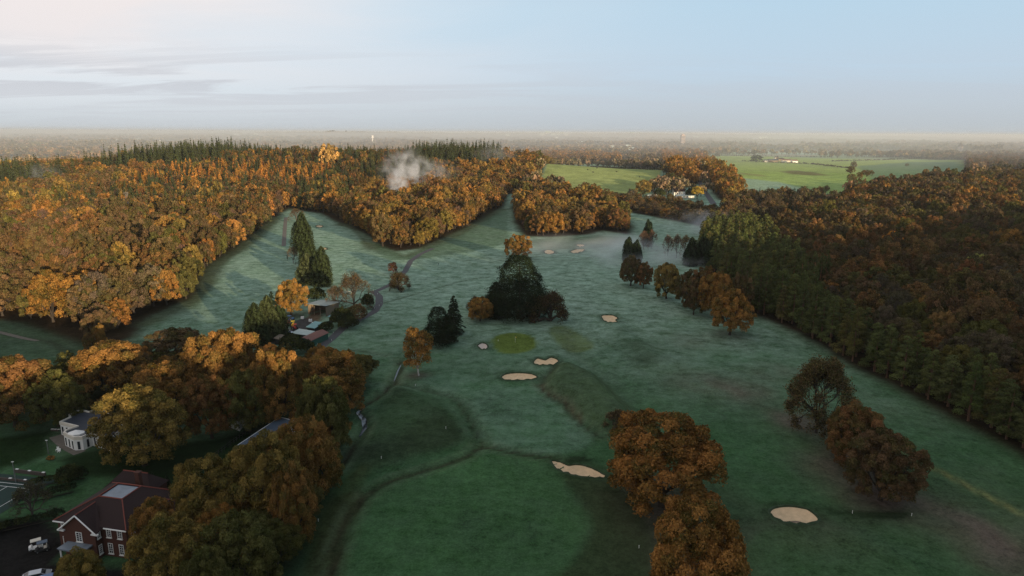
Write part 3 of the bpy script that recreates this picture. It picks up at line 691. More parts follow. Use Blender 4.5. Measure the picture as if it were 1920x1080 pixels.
ribbon('road', dense(PF([(812, 466), (788, 477), (770, 490), (760, 508), (742, 528), (716, 541), (704, 546)]), 6), 3.4, M['asphalt'], .06, 3, kind='structure')
ribbon('road', dense(PF([(700, 545), (711, 556), (711, 570), (702, 584), (676, 598), (646, 612), (622, 634), (596, 655), (560, 682), (530, 700)]), 6), 3.6, M['asphalt'], .08, 3, kind='structure')
ribbon('path', dense(PF([(536, 408), (534, 430), (532, 462)]), 8), 3.0, M['gravel'], .07, 3, kind='structure')
ribbon('road', dense(PF([(1277, 300), (1300, 330), (1322, 360), (1338, 384)]), 20), 7.0, M['asphalt'], .25, 3, kind='structure')
ribbon('path', dense(PF([(-40, 616), (0, 622), (40, 632), (70, 638)]), 6), 2.0, M['gravel'], .07, 3, kind='structure')
ribbon('stream', dense(PF([(752, 682), (746, 694), (739, 712)]), 2), [.2, .5, .3], M['water'], .08, 3, kind='structure')
ribbon('stream', dense(PF([(700, 752), (684, 762), (671, 772), (682, 786), (684, 800), (674, 818)]), 2), [.2, .5, 1.6, 1.2, .3], M['water'], .12, 3, kind='structure')

def sheet(name, poly, mt, lift, bowl=0.0, step=.7):
    """filled outline following the ground, finely divided"""
    bmx = bmesh.new(); x0, y0 = poly.min(0); x1, y1 = poly.max(0); cen = poly.mean(0)
    rings = max(4, int(max(x1 - x0, y1 - y0) / step / 2)); prev = None
    for r_ in range(rings + 1):
        f = 1 - r_ / rings
        if f == 0:
            c_ = bmx.verts.new((*cen, float(H(*cen)) + lift)); 
            for i in range(len(prev)): bmx.faces.new((prev[i], prev[(i + 1) % len(prev)], c_))
            break
        P = cen + (poly - cen) * f; zz_ = H(P[:, 0], P[:, 1]) + lift
        cur = [bmx.verts.new((P[i, 0], P[i, 1], zz_[i])) for i in range(len(P))]
        if prev:
            for i in range(len(P)): bmx.faces.new((prev[i], prev[(i + 1) % len(P)], cur[(i + 1) % len(P)], cur[i]))
        prev = cur
    bmesh.ops.recalc_face_normals(bmx, faces=bmx.faces)
    m_ = bpy.data.meshes.new(name); bmx.to_mesh(m_); bmx.free(); m_.materials.append(mt)
    for p_ in m_.polygons: p_.use_smooth = True
    o = bpy.data.objects.new(name, m_); COL.objects.link(o); return o
BL = {'a': 'long oval sand bunker nearest below the putting green', 'b': 'kidney shaped sand bunker beside the head of the grassy bank', 'c': 'small dull bunker at the corner of the olive putting green',
      'd': 'large pale winding bunker tucked against the biggest round oak', 'e': 'isolated oval bunker with a wet patch in the dark corner by the oaks', 'f': 'small three lobed bunker alone on the open fairway',
      'g': 'round pale bunker beyond the lone orange tree', 'h': 'lower of the two small bunkers in the misty far fairway', 'i': 'upper thin bunker in the misty far fairway',
      'j': 'tiny bunker at the head of the fairway behind the dark cypresses', 'k': 'tiny bunker halfway down beside the dark cypresses'}
for kk, pl in BUNKP.items():
    o = empty('sand_bunker', (*pl.mean(0), float(H(*pl.mean(0)))), label=BL[kk], cat='bunker', group='bunkers on the golf course')
    s_ = sheet('sand', pl, M['sand'] if kk not in 'c' else M['sand_pale'], .05)
    if kk == 'e': wp = sheet('wet_patch', smooth_poly(PF([(1476, 976), (1488, 972), (1502, 974), (1508, 979), (1494, 982), (1480, 981)])), M['timber'], .058); wp.parent = o; wp.matrix_parent_inverse = Matrix.Translation(o.location).inverted()
    bm_l = []
    # ragged turf lip that stands over the sand
    n_ = len(pl); cen = pl.mean(0); out_ = pl + (pl - cen) / np.linalg.norm(pl - cen, axis=1)[:, None] * .55
    inn = pl - (pl - cen) / np.linalg.norm(pl - cen, axis=1)[:, None] * .12
    V = []; 
    for i in range(n_): V += [(out_[i, 0], out_[i, 1], float(H(*out_[i])) + .02), (pl[i, 0], pl[i, 1], float(H(*pl[i])) + .42 + .12 * math.sin(i * 1.7) + .08 * math.sin(i * 4.1)), (inn[i, 0], inn[i, 1], float(H(*inn[i])) + .03)]
    F = []
    for i in range(n_):
        j = (i + 1) % n_; F += [(3 * i, 3 * j, 3 * j + 1, 3 * i + 1), (3 * i + 1, 3 * j + 1, 3 * j + 2, 3 * i + 2)]
    m_ = bpy.data.meshes.new('lip'); m_.from_pydata(V, [], F)
    if 'lip' not in M: M['lip'] = simple('turf_lip', (.030, .052, .024), .95, 1.5, .4)
    m_.materials.append(M['lip']); lip = bpy.data.objects.new('turf_lip', m_); COL.objects.link(lip)
    for c_ in (s_, lip):
        c_.parent = o; c_.matrix_parent_inverse = Matrix.Translation(o.location).inverted()

# ------------------------------------------------------------------ solid builder
class B:
    def __init__(s): s.v = []; s.f = []; s.m = []
    def poly(s, pts, mi=0):
        k = len(s.v); s.v += [tuple(map(float, p)) for p in pts]; s.f.append(tuple(range(k, k + len(pts)))); s.m.append(mi); return s
    def box(s, x0, x1, y0, y1, z0, z1, mi=0):
        a = [(x0, y0), (x1, y0), (x1, y1), (x0, y1)]; return s.prism(a, z0, z1, mi)
    def prism(s, pl, z0, z1, mi=0, top=True):
        n_ = len(pl); area = sum(pl[i][0] * pl[(i + 1) % n_][1] - pl[(i + 1) % n_][0] * pl[i][1] for i in range(n_))
        if area < 0: pl = pl[::-1]
        for i in range(n_):
            p, q = pl[i], pl[(i + 1) % n_]; s.poly([(*p, z0), (*q, z0), (*q, z1), (*p, z1)], mi)
        if top: s.poly([(*p, z1) for p in pl], mi); s.poly([(*p, z0) for p in pl][::-1], mi)
        return s
    def cyl(s, c, r, z0, z1, n_=12, mi=0, r2=None, axis='z'):
        r2 = r if r2 is None else r2; k = len(s.v); A = [2 * math.pi * i / n_ for i in range(n_)]
        def P(a, rr, h): 
            u, v_ = rr * math.cos(a), rr * math.sin(a)
            return (c[0] + u, c[1] + v_, h) if axis == 'z' else ((c[0] + u, h, c[1] + v_) if axis == 'y' else (h, c[0] + u, c[1] + v_))
        for i in range(n_):
            a, b_ = A[i], A[(i + 1) % n_]; s.poly([P(a, r, z0), P(b_, r, z0), P(b_, r2, z1), P(a, r2, z1)], mi)
        s.poly([P(a, r2, z1) for a in A], mi); s.poly([P(a, r, z0) for a in A][::-1], mi); return s
    def rod(s, p, q, r, n_=5, mi=0):
        for f in tube(p, q, r, r, n_): s.poly(f, mi)
        return s
    def build(s, name, mats, parent=None, **kw):
        me_ = bpy.data.meshes.new(name); me_.from_pydata(s.v, [], s.f)
        for m_ in (mats if isinstance(mats, (list, tuple)) else [mats]): me_.materials.append(m_)
        me_.polygons.foreach_set('material_index', s.m); 
        bmx = bmesh.new(); bmx.from_mesh(me_); bmesh.ops.remove_doubles(bmx, verts=bmx.verts, dist=1e-4); bmesh.ops.recalc_face_normals(bmx, faces=bmx.faces); bmx.to_mesh(me_); bmx.free(); me_.update()
        o = bpy.data.objects.new(name, me_); COL.objects.link(o); o.parent = parent
        return tag(o, **kw)
def gable(parent, x0, x1, y0, y1, ze, zr, mt, name='roof', along='x', over=.3, th=.15):
    b_ = B()
    if along == 'x':
        ym = (y0 + y1) / 2
        for sg in (-1, 1):
            ye = (y0 - over) if sg < 0 else (y1 + over)
            P = [(x0 - over, ye, ze - .1), (x1 + over, ye, ze - .1), (x1 + over, ym, zr), (x0 - over, ym, zr)]
            b_.poly(P); b_.poly([(p[0], p[1], p[2] + th) for p in P])
            for i in range(4): p, q = P[i], P[(i + 1) % 4]; b_.poly([p, q, (q[0], q[1], q[2] + th), (p[0], p[1], p[2] + th)])
    else:
        xm = (x0 + x1) / 2
        for sg in (-1, 1):
            xe = (x0 - over) if sg < 0 else (x1 + over)
            P = [(xe, y0 - over, ze - .1), (xe, y1 + over, ze - .1), (xm, y1 + over, zr), (xm, y0 - over, zr)]
            b_.poly(P); b_.poly([(p[0], p[1], p[2] + th) for p in P])
            for i in range(4): p, q = P[i], P[(i + 1) % 4]; b_.poly([p, q, (q[0], q[1], q[2] + th), (p[0], p[1], p[2] + th)])
    return b_.build(name, mt, parent)
def gable_wall(b_, x0, x1, y0, y1, z0, ze, zr, along='x'):
    b_.box(x0, x1, y0, y1, z0, ze)
    if along == 'x':
        for x_ in (x0, x1): b_.poly([(x_, y0, ze), (x_, y1, ze), (x_, (y0 + y1) / 2, zr)])
    else:
        for y_ in (y0, y1): b_.poly([(x0, y_, ze), (x1, y_, ze), ((x0 + x1) / 2, y_, zr)])
    return b_
def window(parent, cx, y, cz, wd, ht, face='y', sgn=-1, bars=(2, 4), fr=.12, sill=True):
    """framed sash window let into a wall; face 'y': the wall looks along y"""
    def bx(b_, u0, u1, d0, d1, z0, z1):
        lo, hi = sorted((y + sgn * d0, y + sgn * d1))
        b_.box(u0, u1, lo, hi, z0, z1) if face == 'y' else b_.box(lo, hi, u0, u1, z0, z1)
    f = B(); x0, x1, z0, z1 = cx - wd / 2, cx + wd / 2, cz - ht / 2, cz + ht / 2
    bx(f, x0, x0 + fr, .01, .10, z0, z1); bx(f, x1 - fr, x1, .01, .10, z0, z1)
    bx(f, x0 + fr, x1 - fr, .01, .10, z1 - fr, z1); bx(f, x0 + fr, x1 - fr, .01, .10, z0, z0 + fr)
    for i in range(1, bars[0]): u = x0 + fr + (wd - 2 * fr) * i / bars[0]; bx(f, u - .03, u + .03, .03, .075, z0 + fr, z1 - fr)
    for i in range(1, bars[1]): u = z0 + fr + (ht - 2 * fr) * i / bars[1]; bx(f, x0 + fr, x1 - fr, .031, .07, u - .03, u + .03)
    o = f.build('window', M['white'], parent)
    g = B(); bx(g, x0 + fr, x1 - fr, .006, .03, z0 + fr, z1 - fr); g.build('pane', M['glass'], o)
    if sill: s_ = B(); bx(s_, x0 - .08, x1 + .08, .01, .2, z0 - .14, z0 - .002); s_.build('sill', M['white'], o)
    return o

# ------------------------------------------------------------------ brick club house
hx, hy = -87.7, 118.5; hz = float(H(-80, 122))
a0 = math.atan2(-3.2, 14.9)
house = empty('brick_house', (hx, hy, hz), a0, label='large red brick house with white sash windows, tiled hipped roof and flat lead top', cat='house')
wl = B(); wl.box(0, 15.4, 0, 14, -1, 6.3); wl.box(2.7, 9.9, -1.6, -.003, -1, 6.0)
wl.poly([(2.7, -1.6, 6.0), (9.9, -1.6, 6.0), (6.3, -1.6, 8.9)])
wl.box(15.4, 24, 4.5, 12.5, -1, 5.2); wl.box(-1.8, -.003, 3.0, 6.2, -1, 4.5)
wl.build('wall', M['brick'], house)
rf = B(); e = .45; zt = 9.1; zb = 6.25
O = [(-e, -e), (15.4 + e, -e), (15.4 + e, 14 + e), (-e, 14 + e)]; I_ = [(5.2, 5.0), (10.6, 5.0), (10.6, 10.2), (5.2, 10.2)]
for i in range(4):
    j = (i + 1) % 4; rf.poly([(*O[i], zb), (*O[j], zb), (*I_[j], zt), (*I_[i], zt)])
rf.poly([(*p, zb - .02) for p in O][::-1])
rf.poly([(*p, zt - .35) for p in I_])
rf.poly([(6.3, -2.0, 9.15), (6.3, 4.2, 9.15), (2.2, -2.0, 5.9)]) if False else None
# cross gable over the projecting bay
rf.poly([(2.1, -1.95, 5.62), (6.3, -1.95, 9.05), (6.3, 3.1, 9.05), (2.1, -.4, 5.95)]); rf.poly([(10.5, -1.95, 5.62), (6.3, -1.95, 9.05), (6.3, 3.1, 9.05), (10.5, -.4, 5.95)])
rfo = rf.build('roof', M['tile'], house)
sk = B(); sk.box(5.45, 10.35, 5.25, 9.95, zt - .3, zt - .12); sk.build('flat_top', M['lead'], rfo)
rd = B()
for i in range(4):
    rd.rod((*O[i], zb + .05), (*I_[i], zt + .03), .13); j = (i + 1) % 4; rd.rod((*I_[i], zt + .04), (*I_[j], zt + .04), .14)
rd.rod((6.3, -1.9, 9.1), (6.3, 3.0, 9.1), .12)
rd.build('ridge_tiles', M['tile_red'], rfo)
w2 = B()   # east wing and rear wing roofs
def hip(b_, x0, x1, y0, y1, z0, z1, k_):
    e_ = .4; x0 -= e_; x1 += e_; y0 -= e_; y1 += e_
    if x1 - x0 > y1 - y0: r0, r1 = (x0 + k_, (y0 + y1) / 2), (x1 - k_, (y0 + y1) / 2)
    else: r0, r1 = ((x0 + x1) / 2, y0 + k_), ((x0 + x1) / 2, y1 - k_)
    C_ = [(x0, y0), (x1, y0), (x1, y1), (x0, y1)]
    if x1 - x0 > y1 - y0: fs = [(C_[0], C_[1], r1, r0), (C_[1], C_[2], r1), (C_[2], C_[3], r0, r1), (C_[3], C_[0], r0)]
    else: fs = [(C_[0], C_[1], r0), (C_[1], C_[2], r1, r0), (C_[2], C_[3], r1), (C_[3], C_[0], r0, r1)]
    for f in fs: b_.poly([(*p, z1 if p in (r0, r1) else z0) for p in f])
    return r0, r1
r0, r1 = hip(w2, 13, 24, 4.5, 12.5, 5.2, 8.0, 3.5)
w2.rod((*r0, 8.05), (*r1, 8.05), .12, mi=1)
w2.build('wing_roof', [M['tile'], M['tile_red']], house)
w4 = B(); hip(w4, -1.8, 0, 3.0, 6.2, 4.5, 5.4, .6); w4.build('wing_roof', [M['tile']], house)
rw = B(); rw.box(-1.5, 9, 14.003, 19, -1, 5.4); rw.build('rear_wing', M['brick'], house)
w3 = B(); r0, r1 = hip(w3, -1.5, 9, 14, 19, 5.4, 8.2, 2.6); w3.rod((*r0, 8.25), (*r1, 8.25), .13, mi=1); w3.build('rear_roof', [M['tile'], M['tile_red']], house)
bgd = B()
for (p, q) in (((2.1, -1.98, 5.55), (6.3, -1.98, 9.02)), ((10.5, -1.98, 5.55), (6.3, -1.98, 9.02))): bgd.rod(p, q, .15, 4)
bgd.box(1.8, 3.3, -2.0, -1.602, 5.35, 5.6); bgd.box(9.3, 10.8, -2.0, -1.602, 5.35, 5.6)
bgd.build('bargeboard', M['white'], house)
for g0, g1 in ((-.5, 2.0), (10.9, 15.9)): B().box(g0, g1, -.62, -.46, 6.05, 6.25).build('gutter', M['white'], house)
for x_ in (1.3, 11.5, 13.9): 
    for z_, h_ in ((4.9, 1.7), (1.7, 2.2)): window(house, x_, 0, z_, 1.05, h_)
window(house, 6.3, -1.6, 4.4, 1.35, 2.0); 
for z_, h_ in ((4.9, 1.5), (1.8, 1.9)): window(house, -.8, 9.9, z_, .8, h_, face='x', sgn=1)
for z_ in (3.6,): window(house, 19, 4.5, z_, 1.2, 1.7); window(house, 22, 4.5, z_, 1.2, 1.7)
for y_ in (1.6, 12.0): window(house, y_, 15.4, 4.9, 1.0, 1.6, face='x', sgn=1)
pc = B(); pc.box(3.6, 9.0, -4.0, -1.602, 2.75, 3.0); pc.box(3.5, 9.1, -4.1, -1.602, 3.0, 3.12); po = pc.build('porch_roof', [M['lead']], house)
for x_ in (3.9, 8.7): cpo = B().cyl((x_, -3.75), .16, 0, 2.75, 12).build('column', M['white'], po)
ch = B().box(7.2, 8.2, 12.4, 13.3, 5.6, 10.4).box(7.1, 8.3, 12.3, 13.4, 10.4, 10.6); ch.build('chimney', M['brick'], house)
# the gable end of a second brick building at the edge of the frame
hx2, hy2 = W(-6, 1014)
h2 = empty('brick_building', (hx2, hy2, float(H(hx2, hy2))), a0 + .75, label='small brick building cut by the frame beside the golf carts', cat='house')
gable_wall(B(), -8, 0, 0, 6, -1, 3.4, 5.8, 'x').build('wall', M['brick'], h2); gable(h2, -8, 0, 0, 6, 3.4, 5.9, M['tile'], along='x')
for x_ in (-1.5, -4.5): window(h2, x_, 0, 2.0, 1.1, 1.4)
window(h2, 3, 0, 2.0, 1.1, 1.4, face='x', sgn=1)

# ------------------------------------------------------------------ white flat roofed house
zw = 3.7
def house_white():
    base = W(150, 840); gz = float(H(*base))
    pts = [(112, 791), (131, 782), (129, 778), (135, 773), (146, 770), (160, 770), (167, 772), (188, 763), (236, 800), (206, 822), (182, 814), (171, 811), (154, 819), (138, 820), (119, 811), (124, 806), (145, 799)]
    P = np.array([WF(px, py, gz + zw) for px, py in pts]); c = P.mean(0); P = P - c
    o = empty('white_house', (c[0], c[1], gz), label='white flat roofed house with curved parapet and roof lantern, half hidden by an oak', cat='house')
    pl = [tuple(p) for p in P]
    B().prism(pl, -1, zw - .35).build('wall', M['white'], o)
    # parapet: a thick band round the roof
    n_ = len(P); area = sum(P[i][0] * P[(i + 1) % n_][1] - P[(i + 1) % n_][0] * P[i][1] for i in range(n_)); sg = 1 if area > 0 else -1
    e_ = np.roll(P, -1, 0) - P; e_ /= np.linalg.norm(e_, axis=1)[:, None]; nrm = sg * np.stack([e_[:, 1], -e_[:, 0]], 1); vn = nrm + np.roll(nrm, 1, 0); vn /= np.linalg.norm(vn, axis=1)[:, None]
    out_, inn = P + vn * .14, P - vn * .38
    pb = B()
    for i in range(n_):
        j = (i + 1) % n_
        for A_, C_, zl, zh in ((out_[i], out_[j], zw - .75, zw + .12), (inn[j], inn[i], zw - .34, zw + .12)): pb.poly([(*A_, zl), (*C_, zl), (*C_, zh), (*A_, zh)])
        pb.poly([(*out_[i], zw + .12), (*out_[j], zw + .12), (*inn[j], zw + .12), (*inn[i], zw + .12)])
        pb.poly([(*out_[i], zw - .75), (*P[i], zw - .75), (*P[j], zw - .75), (*out_[j], zw - .75)])
    pb.build('parapet', M['cream'], o)
    ro = B().prism([tuple(p) for p in inn], zw - .34, zw - .22).build('roof', M['roof_dark'], o)
    # roof lantern
    q = WF(143, 812, gz + zw) - c; L = B(); r_ = 1.5
    for i in range(8):
        a_, b_ = i * math.pi / 4, (i + 1) * math.pi / 4
        p1, p2 = (q[0] + r_ * 1.4 * math.cos(a_), q[1] + r_ * math.sin(a_)), (q[0] + r_ * 1.4 * math.cos(b_), q[1] + r_ * math.sin(b_))
        L.poly([(*p1, zw - .2), (*p2, zw - .2), (*p2, zw + .15), (*p1, zw + .15)]); L.poly([(*p1, zw + .15), (*p2, zw + .15), (q[0], q[1], zw + .9)])
    L.build('roof_lantern', M['white'], o)
    # tall dark windows: on the walls that look at the course
    for i in range(n_):
        j = (i + 1) % n_; A_, C_ = P[i], P[j]; ln = np.linalg.norm(C_ - A_); mid = (A_ + C_) / 2
        if nrm[i][1] > .25 or ln < 1.6: continue
        k_ = max(1, int(ln / 1.5)); u = (C_ - A_) / ln
        for t in range(k_):
            cc = A_ + u * ln * (t + .5) / k_; hw = .32
            p1, p2 = cc - u * hw + nrm[i] * .02, cc + u * hw + nrm[i] * .02; p3, p4 = p2 + nrm[i] * .05, p1 + nrm[i] * .05
            fr = B().prism([tuple(p1 - u * .07), tuple(p2 + u * .07), tuple(p3 + u * .07), tuple(p4 - u * .07)], .25, 2.6).build('window', M['white'], o)
            B().prism([tuple(p1 + nrm[i] * .03), tuple(p2 + nrm[i] * .03), tuple(p3 + nrm[i] * .02), tuple(p4 + nrm[i] * .02)], .35, 2.5).build('pane', M['glass'], fr)
    for px in ((186, 818), (205, 826)): pass
    return c, gz
house_white()
# low white hall between the belts of oaks
def hall(name, pts, z_, roofm, wallm, label, cat, band=True, lift=0):
    base = W(*pts[0]); gz = float(H(*base))
    P = np.array([WF(px, py, gz + z_) for px, py in pts]); c = P.mean(0); P -= c
    o = empty(name, (c[0], c[1], gz), label=label, cat=cat)
    B().prism([tuple(p) for p in P], -1, z_ - .002).build('wall', wallm, o)
    B().prism([tuple(p * 1.02) for p in P], z_, z_ + .18).build('roof', roofm, o)
    if band:
        e_ = B(); q = [tuple(p * 1.035) for p in P]
        for i in range(len(q)):
            a_, b_ = q[i], q[(i + 1) % len(q)]; e_.rod((*a_, z_ + .16), (*b_, z_ + .16), .10, 4)
        e_.build('fascia', M['white'], o)
    return o, c, gz, P
o, c, gz, P = hall('white_hall', [(443, 838), (482, 846), (556, 792), (524, 784)], 3.4, M['roof_blue'], M['white'], 'low white hall with a long blue grey roof, nearly hidden behind golden oaks', 'building')
B().box(-.9, .9, -.7, .7, 3.58, 4.3).build('roof_vent', M['steel'], o)
o, c, gz, P = hall('outbuilding', [(426, 784), (448, 792), (458, 780), (440, 774)], 2.6, M['roof_dark'], M['white'], 'small white outbuilding with a dark roof in the deep shade behind the hall', 'shed')
o, c, gz, P = hall('outbuilding', [(456, 769), (468, 774), (474, 767), (464, 763)], 2.6, M['roof_dark'], M['cream'], 'smallest pale outbuilding, farther back in the deep shade', 'shed')

# ------------------------------------------------------------------ greenkeepers' yard
def shed_px(name, A, Bp, Cp, hgt, label, wallm, roofm, kind='gable', rise=1.2, open_front=False, cat='shed'):
    """A near corner at the eaves, B along the length, C across"""
    gz = float(H(*W(*A))); a_, b_, c_ = (WF(*p, gz + hgt) for p in (A, Bp, Cp))
    L = np.linalg.norm(b_ - a_); wd = abs(np.cross((b_ - a_) / L, c_ - a_)); ang = math.atan2(*(b_ - a_)[::-1])
    left_ = np.cross((b_ - a_) / L, c_ - a_) > 0
    o = empty(name, (a_[0], a_[1], gz), ang, label=label, cat=cat, group='yard buildings')
    y0, y1 = (0, wd) if left_ else (-wd, 0)
    if kind == 'gable':
        gable_wall(B(), 0, L, y0, y1, -.5, hgt, hgt + rise).build('wall', wallm, o); gable(o, 0, L, y0, y1, hgt, hgt + rise + .03, roofm)
    elif kind == 'mono':
        wbx = B()
        if open_front:
            wbx.box(0, .2, y0, y1, -.5, hgt); bk = (y1 - .2, y1) if left_ else (y0, y0 + .2); wbx.box(.203, L, *bk, -.5, hgt); wbx.box(L - .2, L, *((y0, y1 - .203) if left_ else (y0 + .203, y1)), -.5, hgt); fy = y0 if left_ else y1 - .2
            for t in (.33, .66): wbx.box(L * t - .1, L * t + .1, fy, fy + .2, -.5, hgt)
        else: wbx.box(0, L, y0, y1, -.5, hgt)
        wbx.build('wall', wallm, o)
        r = B(); zz1 = hgt + .05; P_ = [(-.4, y0 - .4, zz1), (L + .4, y0 - .4, zz1), (L + .4, y1 + .4, zz1 + .5), (-.4, y1 + .4, zz1 + .5)]
        r.poly(P_); r.poly([(p[0], p[1], p[2] + .15) for p in P_])
        for i in range(4): p, q = P_[i], P_[(i + 1) % 4]; r.poly([p, q, (q[0], q[1], q[2] + .15), (p[0], p[1], p[2] + .15)])
        ro = r.build('roof', roofm, o)
        for t in np.arange(.5, L, 1.0):
            B().poly([(t, y0 - .4, zz1 + .16), (t + .12, y0 - .4, zz1 + .16), (t + .12, y1 + .4, zz1 + .66), (t, y1 + .4, zz1 + .66)]).build('seam', roofm, ro) if False else None
    return o, L, wd
shed_px('barn', (611, 576), (577, 572), (636, 567), 4.2, 'tallest yard barn with an open dark front, timber side and grey tin roof', M['timber'], M['metal_roof'], 'mono', open_front=True, cat='barn')
bsh, L, wd = shed_px('green_shed', (582, 639), (615, 624), (576, 629), 2.6, 'green walled shed under a rusty red roof beside the curving lane', M['green_wall'], M['rust_roof'], rise=.9)
shed_px('low_shed', (575, 629), (588, 622), (558, 622), 2.2, 'low shed with a pale frosted roof, touching the red roofed one', M['dark'], M['pale_roof'], 'mono')
shed_px('store', (589, 616), (604, 606), (580, 613), 2.3, 'narrow store with a bright teal roof in the middle of the yard', M['dark'], M['teal_roof'], 'mono')
shed_px('store', (622, 596), (632, 591), (612, 598), 2.3, 'shorter store with a blue green roof behind the dark hedge of the yard', M['dark'], M['teal_roof'], 'mono')
shed_px('lean_to', (524, 637), (534, 630), (518, 635), 2.0, 'little lean-to with a dull brown roof at the dark end of the yard', M['dark'], M['timber'], 'mono')

def wheel(parent, x, y, z_, r, wd, name='wheel'):
    o = B().cyl((x, z_), r, y - wd / 2, y + wd / 2, 12, axis='y').build(name, M['dark'], parent)
    B().cyl((x, z_), r * .5, y - wd / 2 - .01, y + wd / 2 + .01, 8, axis='y').build('hub', M['steel'], o); return o
def golf_cart(px, py, rz, bodym, roofm, label):
    x, y = W(px, py); o = empty('golf_cart', (x, y, float(H(x, y)) + .02), rz, label=label, cat='golf cart', group='golf carts by the brick house')
    b_ = B(); b_.box(-1.15, 1.15, -.58, .58, .28, .5)
    b_.poly([(.45, -.58, .5), (1.15, -.58, .5), (1.1, -.5, .78), (.62, -.54, .98)]); b_.poly([(.45, .58, .5), (1.15, .58, .5), (1.1, .5, .78), (.62, .54, .98)])
    b_.poly([(1.15, -.58, .5), (1.15, .58, .5), (1.1, .5, .78), (1.1, -.5, .78)]); b_.poly([(1.1, -.5, .78), (1.1, .5, .78), (.62, .54, .98), (.62, -.54, .98)]); b_.poly([(.62, -.54, .98), (.62, .54, .98), (.45, .58, .5), (.45, -.58, .5)])
    b_.box(-1.1, -.25, -.56, .56, .503, .72); b_.build('body', bodym, o)
    st = B().box(-.75, -.25, -.5, .5, .723, .85).box(-.85, -.72, -.5, .5, .853, 1.25).build('seat', M['cream'], o)
    B().box(-1.0, .75, -.62, .62, 1.86, 1.94).box(-.95, .7, -.56, .56, 1.943, 1.97).build('roof', roofm, o)
    for sx_, sx2 in ((-.95, -.9), (.68, .6)):
        for sy_ in (-.52, .52): B().rod((sx_, sy_, .5), (sx2, sy_, 1.87), .025).build('post', M['dark'], o)
    for sx_ in (-.75, .8):
        for sy_ in (-.52, .52): wheel(o, sx_, sy_, .23, .23, .2)
    for sy_ in (-.38, .38): B().box(1.14, 1.165, sy_ - .1, sy_ + .1, .55, .68).build('headlight', M['white'], o)
    B().rod((.5, .25, .9), (.25, .25, 1.1), .03).build('steering_column', M['dark'], o)
golf_cart(68, 1030, R(215), M['white'], M['cream'], 'golf cart with a cream roof and white body, nearer the little building')
golf_cart(80, 1034, R(215), M['dark'], M['roof_blue'], 'golf cart with a slate blue roof, parked tight beside the cream one')
def car(name, px, py, rz, paint, label, cat='car', van=False, sc=1.0, group=None, xy=None):
    x, y = xy if xy else W(px, py); o = empty(name, (x, y, float(H(x, y)) + .02), rz, label=label, cat=cat, group=group); o.scale = (sc,) * 3
    prof = [(-2.2, .35), (2.2, .35), (2.25, .7), (1.5, .98), (.75, 1.42), (-1.1, 1.48), (-1.95, 1.1), (-2.25, .95)] if not van else [(-2.4, .35), (2.4, .35), (2.45, .9), (1.9, 1.3), (1.5, 2.0), (-2.35, 2.05), (-2.42, 1.0)]
    hw = .88; b_ = B()
    L = [(p[0], -hw + (.12 if p[1] > 1.2 else 0), p[1]) for p in prof]; Rr_ = [(p[0], -q[1], p[1]) for p, q in zip(prof, L)]
    b_.poly(L[::-1]); b_.poly(Rr_)
    for i in range(len(prof)): j = (i + 1) % len(prof); b_.poly([L[i], L[j], Rr_[j], Rr_[i]])
    body = b_.build('body', paint, o)
    g = B()
    if van: g.poly([(1.93, -.7, 1.32), (1.93, .7, 1.32), (1.55, .65, 1.93), (1.55, -.65, 1.93)]); [g.poly([(1.7, s_ * .83, 1.2), (.8, s_ * .83, 1.2), (.8, s_ * .79, 1.8), (1.5, s_ * .79, 1.8)]) for s_ in (-1, 1)]
    else:
        g.poly([(1.42, -.72, 1.04), (1.42, .72, 1.04), (.82, .66, 1.41), (.82, -.66, 1.41)]); g.poly([(-1.9, -.68, 1.16), (-1.9, .68, 1.16), (-1.2, .64, 1.47), (-1.2, -.64, 1.47)])
        for s_ in (-1, 1): g.poly([(1.3, s_ * .885, 1.0), (-1.6, s_ * .885, 1.02), (-1.1, s_ * .79, 1.38), (.7, s_ * .79, 1.36)])
    g.build('glass', M['glass'], o)
    for sx_ in (-1.4, 1.4):
        for sy_ in (-.8, .8): wheel(o, sx_, sy_, .32, .32, .22)
    for sy_ in (-.62, .62): B().box(2.2, 2.26, sy_ - .16, sy_ + .16, .62, .76).build('headlight', M['white'], o)
    return o
car('parked_car', 70, 1086, R(28), M['silver_paint'], 'silver car at the foot of the frame below the golf carts')
car('parked_car', 92, 1094, R(28), M['blue_paint'], 'dark blue car half under the golden oak at the foot of the frame')
G1 = 'vehicles and machines in the yard'
car('white_van', 532, 622, R(20), M['white'], 'white van parked in the open part of the yard', 'van', True, group=G1)
car('white_van', 521, 628, R(15), M['white'], 'white van by the dark conifers, closest to the lean-to', 'van', True, group=G1)
car('parked_car', 540, 626, R(-20), M['silver_paint'], 'pale car between the vans and the low shed', group=G1)
def tractor(px, py, rz, paint, label):
    x, y = W(px, py); o = empty('tractor', (x, y, float(H(x, y))), rz, label=label, cat='tractor', group=G1)
    b_ = B().box(-.2, 1.7, -.4, .4, .7, 1.35).box(-1.1, -.2, -.55, .55, .6, 1.15); b_.build('body', paint, o)
    cb = B()
    for sx_ in (-1.05, -.05):
        for sy_ in (-.6, .6): cb.rod((sx_, sy_, 1.15), (sx_ * .95, sy_, 2.4), .05)
    cb.build('cab_frame', M['dark'], o); B().box(-1.2, .1, -.7, .7, 2.4, 2.52).build('roof', paint, o)
    for sy_ in (-.8, .8): wheel(o, -.8, sy_, .75, .75, .35); wheel(o, 1.3, sy_ * .85, .42, .42, .25)
    B().rod((1.2, .2, 1.35), (1.2, .2, 2.1), .05).build('exhaust', M['dark'], o)
tractor(550, 612, R(100), M['yellow_paint'], 'yellow tractor among the machines in the yard')
tractor(539, 611, R(80), M['red_paint'], 'red tractor backed against the dark conifers of the yard')
tractor(545, 602, R(60), M['blue_paint'], 'blue tractor at the top of the row of yard machines')
